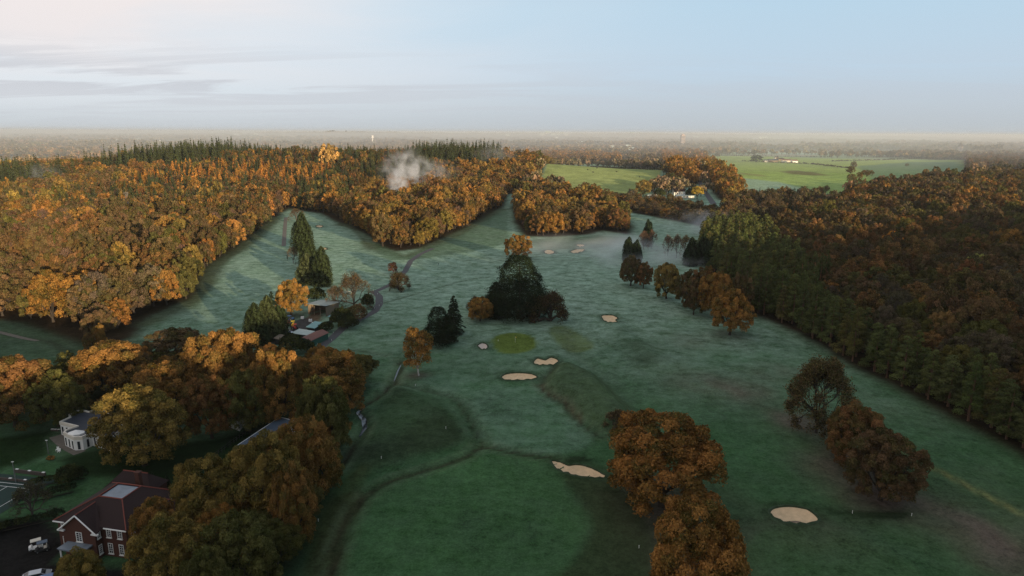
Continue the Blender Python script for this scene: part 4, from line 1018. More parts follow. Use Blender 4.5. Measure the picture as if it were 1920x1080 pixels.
tractor(552, 618, R(130), M['red_paint'], 'red tractor in front of the yellow one')
for px, py, lb in ((567, 598, 'white water tank on the gravel by the barn mouth'), (582, 603, 'white tank in the middle of the yard'), (588, 609, 'small white tank against the teal roofed store')):
    x, y = W(px, py); o = empty('water_tank', (x, y, float(H(x, y))), label=lb, cat='tank', group='white tanks in the yard')
    B().box(-.6, .6, -.5, .5, .12, 1.1).build('tank', M['white'], o); B().box(-.65, .65, -.55, .55, 0, .118).build('pallet', M['timber'], o); B().cyl((0, 0), .2, 1.1, 1.2, 10).build('lid', M['dark'], o)
# white posts and tee markers on the course
mk = [(700, 545, 'beside the lane bend'), (708, 552, 'on the outside of the lane bend'), (711, 574, 'where the lane turns back'), (702, 579, 'low beside the lane bend'), (686, 590, 'along the straight of the lane'), (625, 625, 'above the lane near the red roofed shed'), (622, 639, 'in the grass by the lane below the red roofed shed'), (595, 646, 'against the green shed wall'), (834, 641, 'in the middle of the course left of the bunker'), (836, 804, 'on the rough mound'), (715, 860, 'near the brook below the rough mound'), (597, 978, 'in the dark grass by the near tree belt'), (1598, 963, 'beside the dark hollow'), (1709, 968, 'at the end of the dark hollow'), (1198, 1028, 'by the trunk of the nearest oak'), (779, 724, 'above the curved ditch'), (934, 640, 'on the olive putting green'), (866, 609, 'under the dark pine')]
pm = None
for px, py, lb in mk:
    x, y = W(px, py)
    if pm is None:
        b_ = B().cyl((0, 0), .06, 0, .6, 8).cyl((0, 0), .08, .6, .68, 8); pm = b_.build('marker_post', M['white'])
        o = pm
    else: o = pm.copy(); COL.objects.link(o)
    o.location = (x, y, float(H(x, y)) - .05); tag(o, 'short white marker post ' + lb, 'post', 'white marker posts on the course')
# flag on the green
x, y = W(966, 642); o = empty('golf_flag', (x, y, float(H(x, y))), label='thin flagstick with a small pale flag on the olive green', cat='flag')
B().cyl((0, 0), .03, 0, 2.3, 6).build('pole', M['white'], o); B().poly([(0, 0, 2.3), (.5, .05, 2.2), (.48, .02, 1.95), (0, 0, 1.9)]).build('flag', M['yellow_paint'], o)
# white railing along the lane under the bare tree
x, y = W(632, 553); x2, y2 = W(662, 549); L = math.hypot(x2 - x, y2 - y)
o = empty('white_railing', (x, y, float(H(x, y))), math.atan2(y2 - y, x2 - x), label='row of low white railings under the big bare tree', cat='railing')
for i in range(9): B().box(i * L / 8 - .06, i * L / 8 + .06, -.06, .06, -.3, 1.0).build('post', M['white'], o)
B().box(.07, L, -.03, .03, .8, .95).build('rail', M['white'], o)

# ------------------------------------------------------------------ tennis court, posts, walls
cp = [WF(px, py) for px, py in ((-70, 892), (20, 899), (48, 905), (22, 950), (6, 972), (-120, 960))]
cc0 = np.array(WF(-20, 930)); gz = float(H(*cc0))
ang = math.atan2(*(WF(28, 931) - WF(0, 928))[::-1])
o = empty('tennis_court', (cc0[0], cc0[1], gz + .05), ang, label='dark green tennis court with white lines cut by the frame edge', cat='tennis court')
B().box(-18, 9, -9, 9, -.3, .06).build('surface', M['court'], o)
def crt(x0, x1, y0, y1): B().box(x0, x1, y0, y1, .062, .075).build('line', M['white'], o)
for y_ in (-5.5, -4.1, 4.1, 5.5): crt(-17, 6.5, y_ - .06, y_ + .06)
for x_ in (-17, 6.5): crt(x_ - .06, x_ + .06, -5.6, 5.6)
for x_ in (.5,): crt(x_ - .06, x_ + .06, -4.0, 4.0)
crt(-11, .4, -.06, .06)
for px, py, hh, lb in ((30, 905, 5.2, 'thin grey lamp post at the corner of the tennis court'), (91, 851, 3.6, 'grey lamp post at the edge of the lawn near the white house')):
    x, y = W(px, py); o = empty('lamp_post', (x, y, float(H(x, y))), label=lb, cat='lamp post')
    B().cyl((0, 0), .12, 0, hh, 8, r2=.07).build('pole', M['steel'], o); B().box(-.25, .25, -.12, .12, hh, hh + .12).build('lamp_head', M['white'], o)
for (a_, b_, hh, lb) in (((28, 886), (86, 893), .9, 'low grey wall with pale caps above the tennis court'), ((-10, 899), (52, 905), .7, 'low pale wall along the top of the tennis court'), ((96, 808), (110, 809), .5, 'short pale garden wall left of the white house')):
    p, q = W(*a_), W(*b_); L = math.dist(p, q); o = empty('garden_wall', (*p, float(H(*p))), math.atan2(q[1] - p[1], q[0] - p[0]), label=lb, cat='wall')
    B().box(0, L, -.15, .15, -.5, hh).build('wall', M['bark_grey'], o)
    for t in (.05, .45, .9): B().box(L * t, L * t + .7, -.2, .2, hh + .003, hh + .1).build('cap', M['white'], o)
p, q = W(100, 822), W(122, 838)
ribbon('terrace', [np.array(W(104, 818)), np.array(W(124, 836)), np.array(W(150, 850))], 3.0, M['gravel'], .08, 5, kind='structure')
for px, py, lb in ((108, 846, 'white garden chair on the terrace of the white house'), (111, 849, 'second white garden chair, nearer the shrubs of the terrace')):
    x, y = W(px, py); o = empty('garden_chair', (x, y, float(H(x, y)) + .1), label=lb, cat='chair', group='garden chairs'); 
    B().box(-.3, .3, -.3, .3, .4, .46).build('seat', M['white'], o); B().box(-.3, .3, .27, .32, .463, 1.0).build('backrest', M['white'], o)
    for sx_ in (-.26, .26):
        for sy_ in (-.26, .24): B().box(sx_ - .03, sx_ + .03, sy_ - .03, sy_ + .03, 0, .398).build('leg', M['white'], o)
# dark railing fence across the lawn
p, q = W(398, 862), W(480, 800); L = math.dist(p, q); o = empty('garden_fence', (*p, float(H(*p))), math.atan2(q[1] - p[1], q[0] - p[0]), label='dark post and rail fence crossing the shaded lawn', cat='fence')
for i in range(16): B().box(i * L / 15 - .06, i * L / 15 + .06, -.06, .06, -.3, 1.3).build('post', M['dark'], o)
for z_ in (.5, 1.1): B().box(0, L, .062, .1, z_, z_ + .1).build('rail', M['dark'], o)

# ------------------------------------------------------------------ person walking on the course
def person(px, py, hgt, face, label, shirt, legc):
    x, y = W(px, py); s_ = hgt / 1.75
    root = empty('person', (x, y, float(H(x, y)) + .02), face, label=label, cat='person', group='golfers on the course')
    J = {'pel': (0, 0, .95, .14), 'waist': (0, 0, 1.1, .13), 'chest': (0, 0, 1.35, .16), 'neck': (0, 0, 1.5, .055), 'head': (0, .02, 1.63, .10), 'top': (0, .01, 1.70, .085),
         'hl': (-.1, 0, .88, .09), 'kl': (-.11, .14, .48, .06), 'al': (-.11, .10, .07, .042), 'tl': (-.11, .26, .03, .04), 'hr': (.1, 0, .88, .09), 'kr': (.11, .02, .48, .06), 'ar': (.11, -.18, .08, .042), 'tr': (.11, -.04, .03, .04),
         'sl': (-.19, 0, 1.42, .06), 'el': (-.25, -.06, 1.14, .043), 'wl': (-.25, .06, .9, .032), 'sr': (.19, 0, 1.42, .06), 'er': (.25, .06, 1.14, .043), 'wr': (.25, .16, .92, .032)}
    E_ = [('pel', 'waist'), ('waist', 'chest'), ('chest', 'neck'), ('neck', 'head'), ('head', 'top'), ('pel', 'hl'), ('hl', 'kl'), ('kl', 'al'), ('al', 'tl'), ('pel', 'hr'), ('hr', 'kr'), ('kr', 'ar'), ('ar', 'tr'), ('chest', 'sl'), ('sl', 'el'), ('el', 'wl'), ('chest', 'sr'), ('sr', 'er'), ('er', 'wr')]
    ks = list(J); me_ = bpy.data.meshes.new('body'); me_.from_pydata([tuple(v * s_ for v in J[k_][:3]) for k_ in ks], [(ks.index(a_), ks.index(b_)) for a_, b_ in E_], [])
    o = bpy.data.objects.new('body', me_); COL.objects.link(o); o.parent = root
    md = o.modifiers.new('skin', 'SKIN'); 
    if not me_.skin_vertices: bpy.context.view_layer.update()
    for i, k_ in enumerate(ks):
        if me_.skin_vertices: me_.skin_vertices[0].data[i].radius = (J[k_][3] * s_,) * 2; me_.skin_vertices[0].data[i].use_root = (i == 0)
    o.modifiers.new('subdivision', 'SUBSURF').levels = 1; me_.materials.append(M[shirt]); return root
person(822, 498, 1.8, R(70), 'lone golfer in dark clothes walking on the frosty fairway beyond the ditch', 'dark', 'dark')
person(752, 505, 1.75, R(160), 'golfer in dark clothes beside the cart path and the red bush', 'dark', 'dark')
# ------------------------------------------------------------------ telecom mast in the wood
x, y = W(244, 425); o = empty('telecom_mast', (x, y, float(H(x, y))), R(20), label='lattice phone mast with white antenna panels rising from the oaks', cat='mast')
b_ = B()
for i in range(12):
    z0, z1 = i * 2.4, (i + 1) * 2.4; C4 = [(.8, .8), (-.8, .8), (-.8, -.8), (.8, -.8)]
    for k_ in range(4): a_, c_ = C4[k_], C4[(k_ + 1) % 4]; b_.rod((*a_, z0), (*a_, z1), .08, 4); b_.rod((*a_, z0), (*c_, z1), .05, 3); b_.rod((*a_, z1), (*c_, z1), .05, 3)
b_.build('lattice', M['steel'], o)
for zz_ in (28, 23, 18.5):
    for a_ in range(3):
        t = a_ * 2.1 + zz_; u, v_ = 1.9 * math.cos(t), 1.9 * math.sin(t)
        an_ = B().box(u - .2, u + .2, v_ - .15, v_ + .15, zz_ - 1.1, zz_ + 1.0).build('antenna_panel', M['bark_grey'], o)
        B().rod((u * .4, v_ * .4, zz_), (u * .9, v_ * .9, zz_), .06).build('bracket', M['steel'], an_)

# ------------------------------------------------------------------ trees by hand: the near belt round the houses
GB = 'oaks of the belt round the houses'
for a_ in [
 (215, 637, 140, 748, 'orange', 'orange topped oak behind the white house, first of the belt', 0),
 (110, 694, 100, 800, 'olive', 'olive and gold oak between two rusty ones at the back of the belt', 1),
 (30, 664, 150, 800, 'rust', 'rusty oak at the frame edge above the dark lawn', 2),
 (335, 616, 118, 686, 'brown', 'low spreading brown oak against the frosty fairway', 3),
 (430, 612, 138, 760, 'orange', 'tall orange oak just above the middle of the belt', 1),
 (315, 676, 130, 790, 'orange', 'orange crown between the white house oak and the tall one', 2),
 (398, 700, 96, 822, 'rust', 'rusty round oak over the small outbuildings', 0),
 (272, 722, 158, 872, 'gold', 'broad golden olive oak hiding the end of the white house', 3),
 (520, 650, 112, 800, 'orange', 'oak with a bright orange crest beside the conifers of the yard', 3),
 (470, 690, 100, 810, 'olive', 'darker olive oak in the hollow of the belt', 0),
 (632, 652, 140, 772, 'orange', 'orange brown oak that reaches over the brook', 2),
 (612, 700, 110, 852, 'olive', 'dark green oak standing by the brook pool', 1),
 (572, 780, 138, 948, 'orange', 'gold and orange oak in front of the white hall', 0),
 (505, 808, 160, 1000, 'gold', 'large golden green oak below the white hall', 2),
 (398, 850, 150, 1010, 'gold', 'gold flecked oak beside the two narrow cypresses', 1),
 (552, 868, 110, 1030, 'orange', 'copper oak leaning over the dark brook', 3),
 (458, 962, 150, 1120, 'olive', 'green oak nearest the foot of the frame', 0),
 (330, 965, 170, 1130, 'gold', 'golden oak in front of the brick house corner', 3),
 (300, 930, 90, 1060, 'orange', 'small orange oak touching the brick house roof', 2),
 (395, 1030, 130, 1180, 'olive', 'olive oak cut by the foot of the frame', 1),
 (158, 1032, 110, 1140, 'gold', 'golden oak top in front of the brick house porch', 2)]:
    cx_, top, wpx, base, tn, lb, kv = a_
    hero('oak_tree', OAK_S[(kv + int(cx_)) % 3], cx_, top, wpx, base, {'gold': (.205, .140, .038), 'orange': (.225, .115, .034), 'olive': (.095, .09, .028), 'rust': (.17, .084, .032)}.get(tn, tn), lb, 'tree', GB)
# ------------------------------------------------------------------ trees by hand: on the course
GC = 'single trees on the course'
hero('oak_tree', OAK_S[0], 1240, 770, 248, 948, (.25, .115, .032), 'biggest round rust brown oak, standing against the large winding bunker', 'tree', GC)
hero('oak_tree', OAK_S[0], 1300, 932, 214, 1150, (.27, .13, .036), 'rust brown oak nearest the camera, cut by the foot of the frame', 'tree', GC)
hero('oak_tree', OAK_S[1], 1600, 756, 130, 872, 'rust', 'peaked rust oak in the middle of the clump of three', 'tree', GC)
hero('oak_tree', OAK_S[2], 1650, 806, 132, 938, 'brown', 'lowest brown oak of the clump, beside a pale birch trunk', 'tree', GC)
hero('bare_tree', BARE_N[1], 1530, 672, 152, 812, 'brown', 'half bare spreading oak with dark limbs behind the rust clump', 'tree', GC)
hero('birch_tree', BIRCH[1], 1664, 860, 46, 935, 'brown', 'slim birch with one white trunk at the foot of the brown clump', 'tree', GC)
hero('birch_tree', BIRCH[0], 785, 612, 64, 704, 'orange', 'orange birch alone with a forked white trunk above the bunkers', 'tree', GC)
hero('shrub', TWIG[0], 1160, 768, 60, 800, 'bare', 'bare reddish shrub on the bank touching the big round oak', 'shrub', GC)
hero('oak_tree', OAK_S[2], 900, 556, 52, 602, 'orange', 'small round orange tree tucked beside the dark cedar', 'tree', GC)
hero('beech_tree', OAK_S[1], 972, 438, 52, 484, 'orange', 'lone orange brown tree directly beyond the dark cedar', 'tree', GC)
hero('cedar_tree', CEDAR, 974, 483, 118, 592, 'dark', 'tall near black cedar in the centre of the course', 'tree', GC)
hero('conifer_tree', CONIF_N[1], 930, 528, 74, 590, 'dark', 'dark lower conifer against the left flank of the cedar', 'tree', GC)
hero('shrub', TWIG[1], 1032, 546, 84, 602, (.07, .035, .025), 'dark purple brown thicket sloping down from the cedar', 'shrub', GC)
hero('shrub', TWIG[0], 1004, 556, 80, 600, (.05, .035, .022), 'dense dark thicket right at the foot of the cedar', 'shrub', GC)
hero('shrub', TWIG[0], 892, 556, 36, 580, 'bare', 'bare twiggy bush behind the small round orange tree', 'shrub', GC)
hero('conifer_tree', CONIF_N[0], 851, 554, 46, 625, 'dark', 'taller of the two dark pines near the olive green', 'tree', GC)
hero('conifer_tree', CEDAR, 824, 578, 62, 646, 'dark', 'broader lower pine beside the orange birch', 'tree', GC)
hero('conifer_tree', CONIF_N[0], 838, 590, 44, 640, 'dark', 'dark pine wedged between the taller and the broader one', 'tree', GC)
hero('beech_tree', BIRCH[0], 737, 491, 22, 514, 'red', 'little dark red tree above the round thorn bush', 'tree', GC)
hero('shrub', TWIG[1], 748, 510, 56, 544, (.06, .035, .028), 'round dark thorn bush where the cart paths meet', 'shrub', GC)
hero('bare_tree', BARE_N[0], 664, 508, 86, 578, 'bare', 'big bare tree with a domed brown top beside the yard lane', 'tree', GC)
hero('bare_tree', BARE_G[0], 630, 534, 50, 580, 'bare', 'smaller bare tree behind the yard barn', 'tree', GC)
hero('beech_tree', OAK_S[1], 546, 522, 64, 592, 'orange', 'copper orange tree behind the yard, next to the pale green conifer', 'tree', GC)
GY2 = 'dark trees round the yard'
hero('conifer_tree', CYP_N[0], 482, 570, 52, 648, 'cyp', 'yellow green conifer at the outer end of the yard screen', 'tree', GY2)
hero('conifer_tree', CYP_N[1], 506, 556, 50, 636, 'lime', 'brightest green conifer of the yard screen', 'tree', GY2)
hero('conifer_tree', CONIF_N[1], 512, 546, 34, 600, 'dark', 'dark pointed conifer rising behind the bright green one', 'tree', GY2)
hero('conifer_tree', CYP_N[1], 525, 574, 40, 630, 'cyp', 'short green conifer between the copper tree and the tractors', 'tree', GY2)
for px_0, t_, w_, b_, lb in ((548, 622, 60, 662, 'dark holly clump in front of the yard lean-to'), (575, 634, 40, 660, 'dark bush at the end of the green shed'), (640, 574, 50, 610, 'dark thicket between the barn and the lane'), (668, 568, 56, 602, 'brown thicket under the bare tree inside the lane bend'), (652, 590, 46, 616, 'dark bush along the outer side of the yard stores'), (612, 600, 34, 622, 'dark bush between the two teal roofed stores'), (594, 536, 40, 566, 'dark round bush behind the barn roof'), (690, 548, 28, 578, 'thin dark bush at the tip of the lane bend')):
    hero('shrub', SHRUB[int(px_0) % 2], px_0, t_, w_, b_, 'dark' if 'dark' in lb else 'bare', lb, 'shrub', 'bushes round the yard', sink=.5)
GF = 'trees on the strip between the two west fairways'
hero('cypress_tree', CYP_N[0], 569, 400, 46, 470, 'cyp', 'tallest dark cypress on the strip between the fairways', 'tree', GF)
hero('cypress_tree', CYP_N[1], 578, 440, 42, 500, 'cyp', 'rounded cypress below the tallest one', 'tree', GF)
hero('cypress_tree', CYP_N[0], 606, 464, 44, 536, 'cyp', 'leaning lower cypress at the outer edge of the strip', 'tree', GF)
hero('cypress_tree', CYP_N[1], 577, 476, 48, 532, 'spruce', 'darkest cypress at the bottom of the strip', 'tree', GF)
hero('birch_tree', BIRCH[1], 582, 457, 13, 474, 'yellow', 'tiny bright yellow tree caught between the cypresses', 'tree', GF)
hero('bare_tree', BARE_G[1], 550, 462, 28, 494, 'bare', 'grey bare bush on the fairway side of the cypresses', 'tree', GF)
hero('bare_tree', BARE_G[0], 556, 390, 34, 416, 'bare', 'twiggy bare tree behind the tallest cypress', 'tree', GF)
GE = 'trees round the misty hollow'
hero('cypress_tree', CYP_N[1], 1178, 445, 30, 492, 'dark', 'near black cypress behind the russet oak', 'tree', GE)
hero('cypress_tree', CYP_N[0], 1193, 450, 26, 492, 'dark', 'second near black cypress, slightly lower than its twin', 'tree', GE)
hero('cypress_tree', CYP_N[1], 1213, 412, 24, 462, 'dark', 'pointed cypress wrapped in pale bare trees', 'tree', GE)
for cx_, t_, w_, b_, tn, lb in ((1206, 432, 26, 468, 'pink', 'pale bare tree in front of the pointed cypress'), (1222, 430, 22, 466, 'pink', 'narrow pale bare tree beside the pointed cypress'), (1252, 440, 28, 480, 'pink', 'first rosy bare tree of the row in the mist'), (1268, 438, 26, 484, 'pink', 'second rosy bare tree of the row, slightly taller'), (1284, 440, 26, 476, 'orange', 'rosy tree with the most orange leaves in the misty row')):
    hero('bare_tree', BARE_G[cx_ % 2], cx_, t_, w_, b_, tn, lb, 'tree', GE)
for cx_, t_, w_, b_, lb in ((1295, 446, 36, 498, 'black green conifer standing forward at the end of the misty row'), (1316, 440, 32, 495, 'taller black green conifer behind the forward one'), (1334, 452, 34, 500, 'third dark conifer next to the pines')):
    hero('conifer_tree', CYP_N[cx_ % 2], cx_, t_, w_, b_, 'dark', lb, 'tree', GE)
for k_, (cx_, t_, w_, b_, tn, lb) in enumerate(((1182, 478, 52, 536, 'brown', 'russet oak at the tip of the tree line in the frost'), (1206, 490, 36, 540, 'rust', 'dark russet oak close behind the first of the line'), (1249, 490, 54, 560, 'gold', 'golden brown oak third in the line'), (1290, 504, 56, 575, 'brown', 'brown oak fourth in the line'), (1318, 496, 52, 580, 'rust', 'rusty oak in the middle of the line'), (1340, 506, 60, 598, 'orange', 'orange brown oak behind the lone leaning one'), (1368, 540, 80, 628, 'orange', 'orange oak standing forward of the pines at the end of the line'), (1384, 510, 50, 590, 'brown', 'brown oak merging with the dark pines'), (1300, 520, 44, 590, 'brown', 'low brown oak at the fairway edge of the line'))):
    hero('oak_tree', OAK_S[k_ % 3], cx_, t_, w_, b_, tn, lb, 'tree', 'oaks of the line east of the fairway')
for cx_, t_, w_, b_, tn, lb in ((1236, 352, 26, 372, 'dark', 'dark yew clump left of the white houses'), (1256, 362, 18, 378, 'brown', 'brown bush in front of the white bungalow'), (1294, 352, 22, 372, 'dark', 'dark yew right of the largest white house'), (1270, 370, 20, 384, 'rust', 'rusty bush below the largest white house'), (1290, 374, 24, 388, 'brown', 'brown bush below the long low building'), (1362, 380, 26, 402, 'dark', 'black yew in front of the white gabled house'), (1386, 372, 24, 396, 'dark', 'black yew behind the white gabled house'), (1240, 376, 26, 390, 'brown', 'brown bush at the west end of the white houses')):
    hero('shrub', SHRUB[cx_ % 2], cx_, t_, w_, b_, tn, lb, 'shrub', 'bushes round the white houses')
hero('oak_tree', OAK_M[0], 1206, 336, 30, 368, 'gold', 'round golden oak at the corner of the pasture by the white houses', 'tree', GE)
hero('willow_tree', OAK_N[2], 1307, 348, 24, 374, 'yellow', 'pale yellow willow beside the avenue road', 'tree', GE)
hero('oak_tree', OAK_M[2], 1666, 432, 44, 500, (.55, .22, .03), 'brightest orange crown rising alone out of the dark east wood', 'tree', GE)
hero('willow_tree', OAK_N[1], 1828, 474, 64, 545, (.22, .22, .06), 'pale lime leaved tree in the dark east wood', 'tree', GE)
hero('oak_tree', OAK_F[1], 617, 267, 36, 318, (.50, .30, .10), 'pale gold tree standing above the dark conifer ridge', 'tree', GE)
for cx_, t_, w_, b_, tn, lb in ((1418, 290, 24, 304, 'dark', 'dark rounded evergreen clump at the end of the farm hedge'), (1596, 325, 18, 343, 'brown', 'round brown tree alone in the green field'), (1611, 322, 12, 336, 'rust', 'narrow brown tree next to the round one in the field'), (1594, 311, 20, 326, 'brown', 'brown tree where the farm hedge ends'), (1600, 302, 14, 316, 'brown', 'small tree behind the end of the farm hedge'), (1345, 286, 12, 295, 'brown', 'small dark tree at the back of the green field'), (1700, 306, 8, 312, 'olive', 'tiny solitary tree far out in the green field'), (1625, 318, 30, 331, 'brown', 'low brown thicket beside the field trees')):
    hero('oak_tree', OAK_F[cx_ % 5], cx_, t_, w_, b_, tn, lb, 'tree', 'trees in the far fields')
for cx_, t_, b_ in ((291, 886, 932), (318, 892, 938)):
    hero('cypress_tree', CYP_N[cx_ % 2], cx_, t_, 16, b_, 'dark', 'narrow dark cypress behind the brick house, ' + ('taller of the pair' if cx_ < 300 else 'closer to the golden oaks'), 'tree', 'pair of cypresses')
hero('bare_tree', BARE_G[1], 62, 906, 90, 972, (.05, .04, .03), 'dark bare tree between the tennis court and the brick house', 'tree', GB)
hero('shrub', SHRUB[0], 130, 870, 60, 905, 'dark', 'dark rounded shrub on the lawn above the brick house', 'shrub', GB, sink=.4)
hero('shrub', SHRUB[1], 95, 855, 18, 862, 'orange', 'small orange shrub below the lamp post', 'shrub', GB)
hero('birch_tree', BIRCH[0], 192, 606, 30, 672, 'orange', 'small orange birch with a pale stem in front of the west wood', 'tree', GB)
hero('birch_tree', BIRCH[1], 172, 622, 26, 676, 'rust', 'thin birch with two pale stems by the edge of the dark clearing', 'tree', GB)
for i, (px, py, rz) in enumerate(((112, 905, .4), (88, 935, .6), (60, 985, .5))):
    x, y = W(px, py); plant('hedge', HEDGE[i % 2], x, y, 5, 2.4, 'dark', ('dark clipped hedge above the brick house', 'dark hedge beside the tennis court', 'dark hedge behind the golf carts')[i], 'hedge', 'garden hedges', rz=rz)

PINE_T = [Kind('pine', pine_shape(rg(170 + i), 9000, .42, base=.55, npuff=14), 'needle', 'bark_tall', 3.6, 23) for i in range(3)]
for k_, (cx_, t_, w_, b_, lb) in enumerate(((1484, 484, 22, 556, 'outermost tall pine of the sunlit group, with a bare orange stem'), (1498, 476, 20, 560, 'second tall pine of the sunlit group above the dark wood'), (1509, 478, 20, 556, 'slender tall pine in the middle of the sunlit group'), (1521, 470, 24, 562, 'tall pine with the widest crown in the sunlit group'), (1534, 474, 18, 560, 'tall pine with a narrow crown near the end of the sunlit group'), (1543, 468, 20, 558, 'last tall pine of the sunlit group, standing over the dark wood'), (1466, 462, 24, 540, 'tall pine set back from the sunlit group'))):
    hero('pine_tree', PINE_T[k_ % 3], cx_, t_, w_, b_, 'pine', lb, 'tree', 'tall bare stemmed pines')
# ------------------------------------------------------------------ woods
def scatter(poly, step, margin=3.0, jit=.38):
    x0, y0 = poly.min(0); x1, y1 = poly.max(0)
    gx, gy = np.meshgrid(np.arange(x0, x1, step), np.arange(y0, y1, step * .87)); gx = gx + (np.arange(gx.shape[0])[:, None] % 2) * step / 2
    x = (gx + RNG.uniform(-jit, jit, gx.shape) * step).ravel(); y = (gy + RNG.uniform(-jit, jit, gy.shape) * step).ravel()
    d = sdf(x, y, poly); k = d > margin; return x[k], y[k]
ROWS = []          # x, y, radius, height, kind, tint name, region
def add(x, y, rad, ht, kind, tn, reg): ROWS.append((x, y, rad, ht, kind, tn, reg))
bx_ = np.array(BOOK)
def clear(x, y, r_=0):
    return np.min(np.hypot(bx_[:, 0] - x, bx_[:, 1] - y) - bx_[:, 2] * .75) > 2.5
mixes = {'west': (('orange', .36), ('gold', .08), ('rust', .15), ('brown', .27), ('olive', .08), ('dull', .06)),
         'middle': (('orange', .38), ('gold', .14), ('rust', .16), ('brown', .17), ('olive', .15)),
         'centre': (('orange', .42), ('gold', .1), ('rust', .18), ('brown', .2), ('olive', .1)),
         'strip': (('brown', .45), ('dull', .25), ('rust', .2), ('orange', .1)),
         'behind_pasture': (('orange', .75), ('rust', .25)), 'avenue_a': (('orange', .8), ('gold', .2)), 'avenue_b': (('orange', .7), ('gold', .3)),
         'village': (('dull', .5), ('brown', .3), ('olive', .2)), 'east': (('brown', .42), ('dull', .18), ('rust', .16), ('olive', .16), ('orange', .08)), 'far_east': (('rust', .5), ('brown', .5)), 'house_belt': (('orange', .4), ('olive', .3), ('brown', .3))}  # deep shade of the east wood put into its darker tints
def pick(reg, x, y):
    ks, ws = zip(*mixes[reg]); u = (math.sin(x / 47 + 1.3 * math.sin(y / 61)) * .5 + .5) * .25 + RNG.random() * .75
    c_ = 0
    for k_, w_ in zip(ks, ws):
        c_ += w_
        if u <= c_: return k_
    return ks[-1]
for reg, pl in REG.items():
    if reg in ('pines', 'house_belt'): continue
    step = {'strip': 9, 'village': 12, 'avenue_a': 12, 'avenue_b': 12, 'far_east': 14}.get(reg, 10.4)
    X_, Y_ = scatter(pl, step, 3.5)
    for x, y in zip(X_, Y_):
        if abs(x) > .85 * y + 120 or y < 40: continue
        if not clear(x, y): continue
        if reg == 'west' and 300 < y < 330 and False: continue
        tn = pick(reg, x, y); u = RNG.random()
        if reg == 'west' and y < 600 and tn in ('orange', 'gold') and RNG.random() < .5: tn = 'brown' if RNG.random() < .6 else 'olive'  # shade over the near west wood put in as browner tints
        if reg in ('west', 'middle', 'east', 'centre') and RNG.random() < .07: add(x, y, RNG.uniform(4.5, 7), RNG.uniform(12, 19), 'bare', 'dull' if reg == 'east' else 'pink', reg); continue
        if reg in ('west', 'middle'):
            ridge = (y > 1030 and -640 < x < -150) or (y > 1120 and -250 < x < -20) or ((x + 190) / 75) ** 2 + ((y - 1010) / 130) ** 2 < 1 or (x < -600 and 760 < y < 960 and x > -800)
            hs = .72 if -480 < x < -180 else 1.0; u = u if hs == 1 else u * 1.45
            if ridge and RNG.random() < .12: continue
            if ridge and u < .80: add(x, y, RNG.uniform(4.4, 7.0), (RNG.uniform(22, 33) + 9 * RNG.random() ** 2) * (hs if hs < 1 else (1.12 if x < -480 else 1)), 'spruce', 'spruce', reg)
            if ridge and u > .80: add(x, y, 6.5, RNG.uniform(14, 22), 'oak', tn, reg)
            if ridge:
                continue
            if 850 < y < 1030 and -500 < x < -190 and u < .72:
                add(x, y, RNG.uniform(3.8, 6.0), RNG.uniform(16, 26), 'larch', 'larch', reg); continue
            if u > .975 and y > 600: add(x, y, 4.5, 24, 'spruce', 'spruce', reg); continue
        if reg == 'village':
            if u < .22: add(x, y, RNG.uniform(3.5, 5.5), RNG.uniform(13, 20), 'spruce', 'dark', reg); continue
            if u < .62: add(x, y, RNG.uniform(5, 8), RNG.uniform(13, 19), 'bare', 'bare', reg); continue
        if reg == 'strip' and u < .35: add(x, y, RNG.uniform(4, 6), RNG.uniform(8, 12), 'bare', 'bare', reg); continue
        rad = (4.9 + 4.4 * RNG.random() ** 1.6) * (1.0 if reg not in ('strip',) else .72); ht = (rad * RNG.uniform(1.5, 2.3) + 3) * (1.08 + .30 * float(wave(x, y, 16, 6)) + .12 * float(wave(x, y, 50, 2)))
        if reg in ('behind_pasture', 'avenue_a', 'avenue_b'): ht *= 1.12
        if reg == 'strip': ht *= .75
        add(x, y, rad, ht, 'oak', tn, reg)
for fp in ([(-120, 720), (60, 730), (200, 712), (320, 690), (430, 700), (560, 700), (690, 700), (684, 740), (640, 800), (600, 770), (520, 775), (380, 770), (290, 740), (230, 745), (110, 752), (-60, 780)], [(600, 820), (650, 800), (610, 960), (570, 1040), (540, 1130), (300, 1130), (330, 1010), (400, 950), (450, 880), (540, 880)]):
    X_, Y_ = scatter(PF(fp), 7.5, 1.0)
    for x, y in zip(X_, Y_): add(x, y, RNG.uniform(3.6, 5.4), RNG.uniform(7.5, 12.5), 'oak', pick('house_belt', x, y), 'house_belt')
X_, Y_ = scatter(REG['pines'], 5.7, .5)
for x, y in zip(X_, Y_):
    if clear(x, y) and abs(x) < .85 * y + 60: add(x, y, RNG.uniform(3.0, 4.8), (RNG.uniform(12, 19) if x > 125 and y < 330 else RNG.uniform(14, 22)) + 2.5 * RNG.random() ** 3, 'pine', 'pine' if RNG.random() < .86 else 'olive', 'pines')
for i in range(26):       # scattered firs and gold trees to break the east wood
    pass
